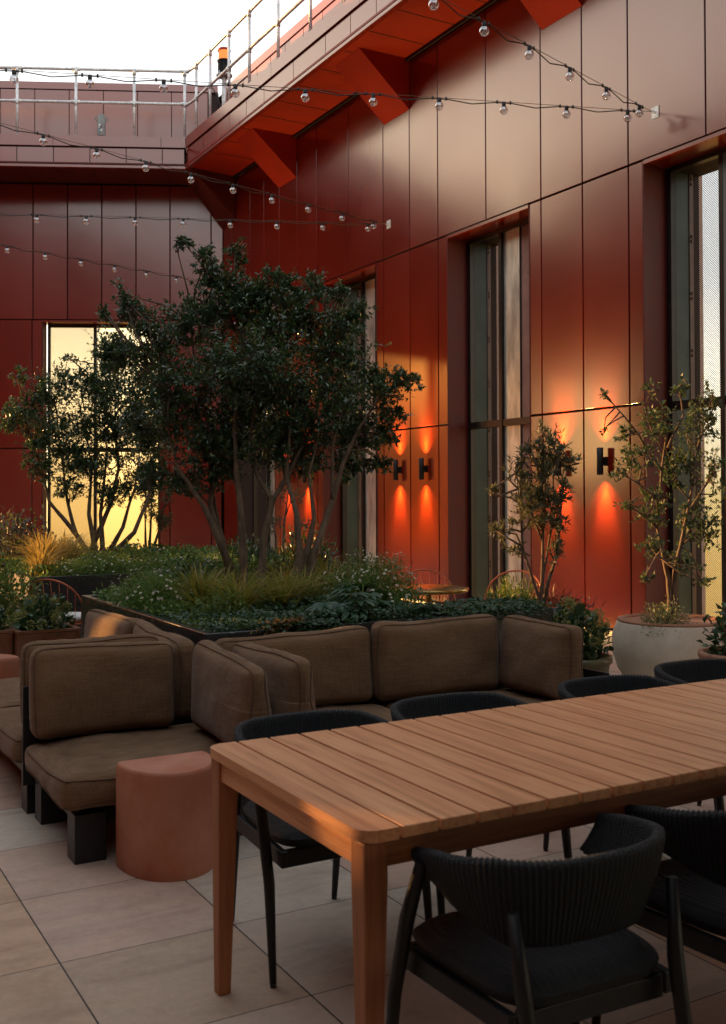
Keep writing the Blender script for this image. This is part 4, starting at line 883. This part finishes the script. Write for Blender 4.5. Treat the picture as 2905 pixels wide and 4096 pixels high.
EUT= [[(6.22, 6.02, 0.57), (6.21, 6.02, 0.84), (6.14, 6.06, 1.23), (6.16, 6.04, 1.69), (6.15, 5.92, 2.07), (6.01, 6.0, 2.32)], [(6.24, 6.01, 0.57), (6.26, 5.99, 0.91), (6.35, 5.94, 1.34), (6.41, 5.89, 1.87), (6.5, 5.84, 2.22)], [(6.16, 6.04, 1.69), (5.9, 5.96, 1.89), (5.62, 5.88, 2.09), (5.42, 5.88, 2.25)], [(6.08, 5.98, 1.44), (5.79, 5.9, 1.58), (5.6, 5.9, 1.65)], [(6.35, 5.94, 1.34), (6.55, 5.93, 1.59), (6.63, 5.89, 1.87)], [(6.14, 5.94, 1.86), (6.24, 5.87, 2.11), (6.21, 5.89, 2.35)], [(6.14, 6.06, 1.23), (5.84, 6.0, 1.38), (5.69, 5.97, 1.41)], [(6.26, 5.99, 0.91), (5.99, 5.92, 1.03), (5.84, 5.89, 0.87)]]
B1C= [(4.33, 13.07, 1.37, 0.16, 0.29), (4.46, 13.01, 1.2, 0.17, 0.2), (4.31, 13.08, 1.78, 0.17, 0.17), (4.51, 12.97, 1.49, 0.1, 0.12)]
B1T= [[(4.27, 13.12, 0.79), (4.26, 13.12, 1.09), (4.26, 13.11, 1.55)], [(4.31, 13.1, 0.79), (4.33, 13.08, 1.26), (4.33, 13.07, 1.78)], [(4.35, 13.07, 0.79), (4.42, 13.03, 1.09), (4.49, 12.98, 1.43)]]
B2C= [(5.35, 11.46, 1.16, 0.16, 0.13), (5.51, 11.36, 1.48, 0.19, 0.16), (5.63, 11.3, 1.16, 0.16, 0.13), (5.26, 11.51, 1.59, 0.13, 0.13), (5.44, 11.4, 1.86, 0.16, 0.16)]
B2T= [[(5.34, 11.47, 0.58), (5.33, 11.48, 1.0), (5.26, 11.51, 1.54)], [(5.39, 11.45, 0.58), (5.42, 11.42, 1.11), (5.49, 11.37, 1.81)], [(5.42, 11.43, 0.58), (5.54, 11.36, 1.05), (5.63, 11.3, 1.22)]]

T1C += [(2.63, 8.38, 3.0, 0.2, 0.18), (2.54, 8.66, 2.69, 0.19, 0.22), (4.04, 7.23, 2.92, 0.19, 0.16), (3.76, 7.38, 3.12, 0.21, 0.16), (3.38, 7.48, 3.13, 0.21, 0.17), (2.76, 8.21, 1.67, 0.2, 0.2), (2.66, 8.49, 2.12, 0.19, 0.22), (4.22, 6.91, 2.14, 0.16, 0.1), (3.12, 7.66, 1.67, 0.21, 0.14), (3.94, 7.19, 1.7, 0.19, 0.14), (3.09, 7.77, 3.22, 0.21, 0.16), (2.45, 8.6, 3.01, 0.08, 0.11)]
T2C += [(3.41, 12.66, 2.3, 0.32, 0.32), (4.11, 12.39, 2.09, 0.27, 0.38), (3.2, 12.67, 2.03, 0.27, 0.21), (3.63, 12.65, 2.91, 0.33, 0.33), (3.94, 12.58, 2.75, 0.33, 0.44), (2.78, 12.68, 2.13, 0.24, 0.21), (3.13, 12.6, 1.6, 0.27, 0.19), (3.62, 12.44, 1.55, 0.32, 0.21), (2.44, 12.64, 2.33, 0.16, 0.16), (2.72, 12.61, 1.86, 0.13, 0.18), (4.11, 12.39, 1.6, 0.22, 0.22)]
FW = np.array(fw); RT = np.array(rt)
def rmap(C_): return [(np.array(c[:3]), c[3], c[4]) for c in C_]
def grow(name, label, cat, stems, clusters, lm, LL, LW, dens, bark, r0=.035, depthf=1., perT=10, upb=.5, group=None, spread=.8, twr=.0035, tipf=.55):
    base = stems[0][0]; t = thing(name, base, label, cat, group)
    nodes = []; 
    for st in stems:
        P = [np.array(p, float) for p in st]; pts = []; 
        for i in range(len(P)-1):
            for k in range(5):
                f_ = k/5; p_ = P[i]*(1-f_)+P[i+1]*f_; w = .012 if (i or k) else 0
                pts.append(p_+w*np.array(noise.noise_vector(Vector(p_*3.1))))
        pts.append(P[-1]); m_ = len(pts); bs_ = 1 if abs(pts[0][2]-base[2]) < .12 else .5; rs = [.0035+bs_*r0*(1-i/(m_-1))**1.15*(1+.15*noise.noise(Vector(pts[i]*14))) for i in range(m_)]
        if abs(pts[0][2]-base[2]) < .12: rs[0] *= 1.35; pts[0][2] -= .1
        q = MB(); q.tube(pts, rs, 9); q.build('stem', bark, t)
        nodes += [(p, r) for p, r in zip(pts[m_//3:], rs[m_//3:])]
    NP_ = np.array([n[0] for n in nodes]); tw = MB(); pos = []; dr = []
    for c, ra, rz in rmap(clusters):
        vol = ra*rz*ra*depthf; nt_ = max(4, int(dens*vol**(2/3)*360))
        i0 = np.argsort(np.linalg.norm(NP_-c+np.array([0, 0, rz*.7]), axis=1))[:3]
        hubs = []
        for ii in i0:
            a_ = NP_[ii]; b_ = c+rng.normal(size=3)*np.array([ra, ra, rz])*.25; mid = (a_+b_)/2+rng.normal(size=3)*.04
            tw.tube([a_, mid, b_], [twr*2.6, twr*2, twr*1.2], 5); hubs += [a_*.3+mid*.7, mid, (mid+b_)/2, b_]
        hubs = np.array(hubs)
        for k in range(nt_):
            u = rng.normal(size=3); u /= np.linalg.norm(u); rr = rng.random()**.45*(1+.12*rng.normal())
            tip = c+(RT*u[0]*ra+FW*u[1]*ra*depthf)*rr+np.array([0, 0, u[2]*rz*rr])
            h = hubs[np.argmin(np.linalg.norm(hubs-tip, axis=1)+rng.random(len(hubs))*.1)]
            ln = np.linalg.norm(tip-h); mid = (h+tip)/2+np.array([0, 0, -.12*ln])+rng.normal(size=3)*.03*ln
            if k % 4 == 0: tw.tube([h, mid, tip], [twr, twr*.7, twr*.3], 4, False)
            n_ = perT; ts = rng.uniform(tipf*.6, 1.0, n_)[:, None]
            pt = (1-ts)**2*h+2*ts*(1-ts)*mid+ts**2*tip; d0 = (tip-mid)/(np.linalg.norm(tip-mid)+1e-6)
            dd = d0*.6+rng.normal(size=(n_, 3))*spread+np.array([0, 0, upb*.4]); pos.append(pt); dr.append(dd)
    tw.build('twigs', bark, t)
    pos = np.concatenate(pos); dr = np.concatenate(dr); n_ = len(pos); nr = rng.normal(size=(n_, 3))*.5+np.array([0, 0, 1.])
    leaf_obj('crown', pos, dr, nr, LL*rng.uniform(.65, 1.2, n_), LW*rng.uniform(.7, 1.15, n_), lm, t, .22, .1)
    return t
grow('osmanthus_tree', 'big many stemmed dark green tree in the near planter', 'tree', T1T, T1C, M['dark'], .045, .020, 5.2, M['bark'], .031, .95, 12)
grow('osmanthus_tree', 'smaller many stemmed tree in front of the glowing window', 'tree', T2T, T2C, M['dark'], .048, .021, 4.2, M['bark'], .032, .9, 10)
grow('olive_tree', 'slim olive tree with narrow silvery leaves in the dark grey pot', 'tree', OLT, OLC, M['olive'],   .058, .012, 4.3, M['bark2'], .018, .9, 15, .9, spread=.5)
grow('sparse_shrub_tree', 'airy grey green shrub tree with thin twigs in the huge pale pot', 'tree', EUT, EUC, M['euc'],   .040, .022, 4.6, M['bark2'], .019, .9, 7, .4, twr=.003)
grow('small_tree', 'thin upright little tree against the right side of the glowing window', 'tree', B1T, B1C, M['olive'], .05, .014, 5, M['bark'], .018, .9, 9)
grow('small_tree', 'thin little tree in the far pale pot, in front of the lit wall lamps', 'tree', B2T, B2C, M['euc'], .04, .018, 2.2, M['bark2'], .022, .9, 7)

def mound(name, label, cat, c, rx, ry, rz, n, LL, LW, lm, group=None, flowers=0, fl_r=.012, upd=.8, stems=True, zb=None, dens_pow=.5):
    t = thing(name, c, label, cat, group); c = np.array(c, float)
    u = unit(n); u[:, 2] = np.abs(u[:, 2]); r = rng.random(n)**dens_pow*(1+.1*rng.normal(size=n))
    lump = np.array([1+.30*noise.noise(Vector((a[0]*2.3+c[0]*5, a[1]*2.3, a[2]*2.3+c[1]*3))) for a in u])
    p = c+u*np.array([rx, ry, rz])*(r*lump)[:, None]
    d = u*.7+rng.normal(size=(n, 3))*.6+np.array([0, 0, upd*.4]); nr = rng.normal(size=(n, 3))*.5+np.array([0, 0, 1.])
    leaf_obj('foliage', p, d, nr, LL*rng.uniform(.6, 1.2, n), LW*rng.uniform(.7, 1.2, n), lm, t)
    if stems:
        q = MB()
        for k in range(int(26+rx*60)): e = u[k]*np.array([rx, ry, rz])*.85*lump[k]; q.tube([c+e*np.array([.15, .15, 0])-np.array([0, 0, .03]), c+e*np.array([.5, .5, .6]), c+e], [.003, .002, .001], 4, False)
        q.build('stems', M['bark'], t)
    if flowers:
        m_ = flowers; u2 = unit(m_); u2[:, 2] = np.abs(u2[:, 2])*.9+.15; u2 /= np.linalg.norm(u2, axis=1)[:, None]
        l2 = np.array([1+.30*noise.noise(Vector((a[0]*2.3+c[0]*5, a[1]*2.3, a[2]*2.3+c[1]*3))) for a in u2])
        fp = c+u2*np.array([rx, ry, rz])*(l2*rng.uniform(.93, 1.14, m_))[:, None]; ax = u2+rng.normal(size=(m_, 3))*.35+np.array([0, 0, .5]); ax /= np.linalg.norm(ax, axis=1)[:, None]
        V = []; F = []; ctr = MB(); st = MB()
        for i in range(m_):
            a = Vector(ax[i]); e1 = a.orthogonal().normalized(); e2 = a.cross(e1); P = Vector(fp[i]); rr = fl_r*rng.uniform(.75, 1.15); o_ = len(V)
            V.append(tuple(P)); 
            for k in range(20): r_ = rr*(1 if k % 2 == 0 else .66); t_ = k*math.pi/10; V.append(tuple(P+(e1*math.cos(t_)+e2*math.sin(t_))*r_+a*.002))
            F += [(o_, o_+1+k, o_+1+(k+1) % 20) for k in range(20)]
            ctr.add([P+(e1*math.cos(t_)+e2*math.sin(t_))*rr*.28+a*.0035 for t_ in np.linspace(0, 2*math.pi, 7)[:-1]], [tuple(range(6))])
            st.tube([P, P-Vector((0, 0, .05))-a*.02], .0012, 3, False)
        raw_mesh('flowers', np.array(V), np.array(F), M['petal'], t); ctr.build('flower_centres', M['yellow'], t); st.build('flower_stalks', M['fresh'], t)
    return t
def tuft(label, c, n, h, spread, m, group='ornamental grass tufts', droop=.5, w=.005):
    t = thing('grass_tuft', c, label, 'grass', group); c = np.array(c, float); S = 7
    az = rng.uniform(0, 2*math.pi, n); hh = h*rng.uniform(.5, 1.15, n); sp_ = spread*rng.uniform(.2, 1.1, n); r0 = rng.random(n)*.04
    f_ = np.linspace(0, 1, S)[None, :]; dx = np.cos(az)[:, None]; dy = np.sin(az)[:, None]
    bend = rng.uniform(.6, 1.2, n)[:, None]
    out = r0[:, None]+sp_[:, None]*(f_**1.5)*bend; z = hh[:, None]*(f_-droop*bend*f_**2.6*.8)
    X = c[0]+dx*out+rng.normal(size=(n, 1))*.02; Y = c[1]+dy*out+rng.normal(size=(n, 1))*.02; Z = c[2]+z
    ww = w*rng.uniform(.6, 1.4, n)[:, None]*(1-f_**2*.95); px, py = -dy*ww, dx*ww
    V = np.stack([np.stack([X-px, Y-py, Z], -1), np.stack([X+px, Y+py, Z+.001], -1)], 2).reshape(-1, 3)
    i = np.arange(n)[:, None, None]*(2*S); j = np.arange(S-1)[None, :, None]*2
    F = (i+j+np.array([0, 1, 3, 2])[None, None, :]).reshape(-1, 4)
    raw_mesh('blades', V, F, m, t); return t
def umbels(t, c, rx, ry, rz, n):
    c = np.array(c, float); pos = []; d = []; q = MB()
    for i in range(n):
        u = unit(1)[0]; u[2] = abs(u[2])*.8+.3; u /= np.linalg.norm(u); P = c+u*np.array([rx, ry, rz])*rng.uniform(.85, 1.15); r = rng.uniform(.028, .042); k = 60
        v = unit(k); pos.append(P+v*r*.7); d.append(v); q.tube([P, P-Vector(u)*.07], .0018, 3, False)
        for w_ in v[::4]: q.tube([P, P+Vector(w_)*r*.8], .0009, 3, False)
    pos = np.concatenate(pos); d = np.concatenate(d); leaf_obj('flower_heads', pos, d, unit(len(pos)), .013, .011, M['umbel'], t); q.build('flower_stalks', M['umbel'], t)
def lobed(label, c, n, size, group=None, R_=.25, name='broad_leaf_plant'):
    t = thing(name, c, label, 'plant', group); c = Vector(c); V = []; F = []; st = MB()
    for i in range(n):
        az = rng.uniform(0, 2*math.pi); el = rng.uniform(.15, 1.1); d = Vector((math.cos(az)*math.cos(el), math.sin(az)*math.cos(el), math.sin(el)))
        P = c+d*R_*rng.uniform(.5, 1.1); st.tube([c, c+(P-c)*.5+Vector((0, 0, .04)), P], .003, 4, False)
        o_ = Vector((math.cos(az), math.sin(az), rng.uniform(-.5, .1))).normalized(); sd_ = o_.cross(Vector((0, 0, 1))).normalized(); nn = sd_.cross(o_).normalized(); s_ = size*rng.uniform(.7, 1.15)
        k0 = len(V); V.append(tuple(P)); NL = 7; m_ = 0
        prof = []
        for L in range(NL):
            a0 = (L-(NL-1)/2)*R(36); ln = s_*(1-.10*abs(L-3))*.62
            for da, rr in ((-R(18), .42), (-R(13), .70), (-R(7), .90), (0, 1.05), (R(7), .90), (R(13), .70)): prof.append((a0+da, rr*ln))
        prof.append(((NL-1)/2*R(36)+R(18), .3*s_))
        for a, r in prof: V.append(tuple(P+o_*(math.cos(a)*r+.12*s_*0)+sd_*(math.sin(a)*r)-nn*(r*r*1.3)+nn*.12*r*abs(math.sin(a*5))))
        F += [(k0, k0+1+i_, k0+2+i_) for i_ in range(len(prof)-1)]
    raw_mesh('leaves', np.array(V), np.array(F), M['fatsia'], t, True); st.build('stalks', M['fresh'], t); return t

ZS = .72
mound('daisy_mound', 'low mound of white daisies at the left end of the near planter', 'daisies', (2.32, 7.0, ZS), .26, .48, .27, 5200, .028, .009, M['daisyleaf'], 'white daisy mounds', 130)
mound('daisy_mound', 'mound of white daisies at the back left of the near planter, left of the trunks', 'daisies', (2.95, 7.85, ZS), .45, .30, .32, 5200, .028, .009, M['daisyleaf'], 'white daisy mounds', 150)
mound('daisy_mound', 'tall mound thick with white daisies, beside the right brass table', 'daisies', (3.58, 6.15, ZS), .34, .38, .36, 7500, .028, .009, M['daisyleaf'], 'white daisy mounds', 330)
mound('daisy_mound', 'mound of daisies hanging over the front edge of the far planter', 'daisies', (2.9, 10.10, ZS), .62, .24, .20, 5200, .028, .009, M['daisyleaf'], 'white daisy mounds', 130)
mound('daisy_mound', 'fine leaved daisies in the right half of the far planter', 'daisies', (4.1, 10.3, ZS), .55, .3, .16, 3000, .028, .009, M['daisyleaf'], 'white daisy mounds', 60)
for k, (x, y, h, sp_, n, m, lb) in enumerate([(2.50, 6.55, .30, .34, 240, 'blade', 'green grass tuft left of the first trunk'), (2.62, 6.18, .30, .36, 260, 'blade', 'grass tuft with reddish base in the front middle of the near planter'), (2.95, 6.25, .30, .36, 260, 'blade', 'grass tuft just in front of the middle trunks'), (3.2, 6.45, .28, .36, 220, 'blade', 'grass tuft at the foot of the right trunks'),
        (3.55, 6.75, .34, .34, 240, 'blade', 'bright grass tuft right of the rightmost trunk'), (2.9, 7.1, .26, .3, 180, 'blade', 'grass tuft among the left trunks'), (3.82, 6.9, .24, .30, 220, 'goldblade', 'golden drooping grass tuft in front of the red wall'), (3.5, 7.4, .26, .3, 180, 'goldblade', 'golden grass tuft between the rounded shrub and the trunks'),
        (2.42, 10.7, .42, .42, 320, 'goldblade', 'glowing golden grass tuft at the left end of the far planter'), (2.75, 11.2, .40, .42, 280, 'goldblade', 'golden grass tuft in front of the glowing window edge'), (2.3, 10.25, .30, .3, 160, 'goldblade', 'short golden grass tuft on the far planter corner'), (3.0, 11.9, .30, .42, 200, 'blade', 'grass tuft at the foot of the smaller tree')]):
    tuft(lb, (x, y, ZS), int(n*.9), h*1.35, sp_*1.15, M[m], w=.0065)
lobed('large dark lobed leaves spreading over the right front of the near planter', (3.05, 5.62, ZS), 20, .21, 'broad lobed leaf plants', .20)
lobed('second clump of dark lobed leaves, just left of the white daisies', (3.30, 5.80, ZS+.05), 14, .20, 'broad lobed leaf plants', .20)
lobed('broad lobed leaves right of the smaller tree in the far planter', (3.75, 11.6, ZS), 16, .22, 'broad lobed leaf plants', .26)
mound('pieris_shrub', 'dark glossy rounded shrub left of the golden window strip', 'shrub', (3.80, 7.62, ZS+.05), .30, .28, .40, 1900, .065, .018, M['dark'])
mound('purple_shrub', 'purplish grey shrub against the red wall at the left edge', 'shrub', (2.38, 12.0, ZS), .5, .5, .62, 1300, .075, .04, M['purple'])
mound('green_shrub', 'bright green shrub at the left edge above the copper planters', 'shrub', (1.62, 9.0, .42), .42, .40, .62, 3200, .06, .024, M['fresh'])
for k, (x, y, rx, rz, n_, lf, m_, lb) in enumerate([(2.45, 6.0, .20, .20, 900, .035, 'fresh', 'small fresh green leafy plant near the front left corner of the near planter'), (2.75, 7.35, .26, .30, 1300, .05, 'dark', 'dark leafy plant left of the trunks'), (3.25, 7.45, .28, .24, 1200, .045, 'fresh', 'light green leafy plant behind the middle trunks'), (3.62, 7.05, .24, .26, 1100, .04, 'fresh', 'light green leafy plant right of the rightmost trunk'), (3.3, 10.6, .35, .28, 1500, .05, 'fresh', 'fresh green leafy plant in the middle of the far planter'), (4.5, 10.5, .4, .30, 1500, .06, 'dark', 'dark leafy plant at the right end of the far planter')]):
    mound('leafy_plant', lb, 'plant', (x, y, ZS), rx, rx, rz, n_, lf, lf*.4, M[m_], 'low leafy plants in the planters')
e = mound('feathery_plant', 'feathery bright green plant behind the corner of the right sofa', 'plant', (5.17, 6.66, .44), .25, .25, .36, 2800, .075, .010, M['fresh'])
mound('red_leaf_plant', 'low dark red leafed plants between the olive and the pale pot', 'plant', (5.72, 6.85, .46), .34, .3, .20, 700, .10, .014, M['redleaf'])
mound('variegated_shrub', 'cream and green variegated shrub in the front of the huge pale pot', 'shrub', (5.82, 5.68, .46), .22, .18, .24, 1900, .022, .012, M['varieg'])
mound('yellow_shrub', 'yellow green flowering plant in the far pale pot', 'shrub', (5.25, 11.8, .52), .28, .25, .26, 900, .03, .02, M['umbel'])
for (c_, rx, ry, rz, n, nu, lb) in [((4.72, 5.44, .40), .27, .24, .34, 620, 60, 'flowering ivy with yellow green heads, right of the big sofa'), ((1.78, 7.9, .46), .24, .22, .30, 420, 30, 'flowering ivy in the copper planter beside the far pillow'), ((1.36, 8.02, .46), .22, .22, .32, 420, 26, 'flowering ivy in the copper planter at the left edge')]:
    t = mound('flowering_ivy', lb, 'ivy', c_, rx, ry, rz, n, .06, .05, M['dark'], 'pots of flowering ivy'); umbels(t, c_, rx, ry, rz, nu)
mound('climbing_shrub', 'dark green leafy shrub in the rolled rim terracotta pot', 'shrub', (5.26, 4.5, .50), .22, .2, .34, 420, .06, .038, M['dark'])
q = [(5.12, 4.42, .6), (4.98, 4.36, .66), (5.35, 4.55, 1.1), (5.40, 4.60, .9), (5.20, 4.5, .85)]
grow('vine_shrub', 'thin leafy shoots rising along the right edge of the picture', 'shrub', [[(5.42, 4.55, .5), (5.44, 4.58, .9), (5.46, 4.6, 1.25)], [(5.3, 4.5, .5), (5.12, 4.44, .66), (4.97, 4.38, .68)]], [(5.44, 4.58, 1.15, .12, .14), (5.42, 4.56, .92, .12, .14), (5.0, 4.4, .68, .07, .06), (5.12, 4.45, .62, .08, .06)], M['dark'], .05, .03, 1.4, M['bark'], .008, .9, 6)
# trailing ground cover: nobody could count it
n = 9000; u = rng.random((n, 2)); xx = 2.12+u[:, 0]*2.36; yy = 5.40+u[:, 1]**1.2*np.where(xx < 3.4, .85, .42)
hgt_ = np.array([noise.noise(Vector((a*2.5, b_*2.5, 3))) for a, b_ in zip(xx, yy)]); zz = .735+(.05*hgt_+rng.random(n)*.07)*np.where(xx < 3.6, 1, .75)
p1 = np.stack([xx, yy, zz], 1)
n2 = 1100; xx = np.concatenate([rng.normal(2.75, .16, n2//2), rng.normal(3.95, .30, n2-n2//2)]); dn = rng.random(n2)**1.6; amp = np.array([.5+.9*abs(noise.noise(Vector((a*6, 0, 9)))) for a in xx])
p2 = np.stack([np.clip(xx, 2.15, 4.5), 5.37-.02-.05*rng.random(n2)-.02*dn, .78-.16*dn*amp], 1)
P_ = np.concatenate([p1, p2]); d_ = rng.normal(size=P_.shape); d_[:, 2] = np.abs(d_[:, 2])*.3-.1; nr_ = rng.normal(size=P_.shape)*.45+np.array([0, -.25, 1.])
o = leaf_obj('ground_cover', P_, d_, nr_, .036*rng.uniform(.6, 1.2, len(P_)), .02, M['vinca']); tag(o, 'dark green trailing ground cover along the front of the near planter', 'ground cover', None, 'stuff')
n = 260; p3 = np.stack([rng.normal(2.55, .07, n), 5.36-.03*rng.random(n), .79-.10*rng.random(n)**1.5], 1); d_ = rng.normal(size=p3.shape)
o = leaf_obj('dry_leaves', p3, d_, rng.normal(size=p3.shape)+np.array([0, 0, .6]), .04, .022, M['dry']); tag(o, 'patch of dry brown leaves hanging over the planter edge near its left corner', 'dry leaves', None, 'stuff')
n = 7000; P_ = np.stack([rng.uniform(2.2, 4.9, n), rng.uniform(10.0, 13.3, n), .72+.12*rng.random(n)**1.5], 1); d_ = rng.normal(size=P_.shape); d_[:, 2] = np.abs(d_[:, 2])
o = leaf_obj('ground_cover', P_, d_, rng.normal(size=P_.shape)*.5+np.array([0, 0, 1.]), .06, .03, M['daisyleaf']); tag(o, 'low green cover filling the far planter', 'ground cover', None, 'stuff')
n = 5500; P_ = np.stack([rng.uniform(2.15, 3.92, n), rng.uniform(6.1, 7.9, n), .71+.10*rng.random(n)**1.5], 1); d_ = rng.normal(size=P_.shape); d_[:, 2] = np.abs(d_[:, 2])
o = leaf_obj('ground_cover', P_, d_, rng.normal(size=P_.shape)*.5+np.array([0, 0, 1.]), .05, .02, M['daisyleaf']); tag(o, 'low mixed green cover between the trunks in the near planter', 'ground cover', None, 'stuff')
# hedges outside the picture on the left that keep the low sun off the floor
for k in range(0): pass


for o in C.objects:
    if o.name.split('.')[0] in ('flowers', 'flower_centres', 'flower_stalks', 'flower_heads', 'twigs', 'stems'): o['kind'] = 'stuff'
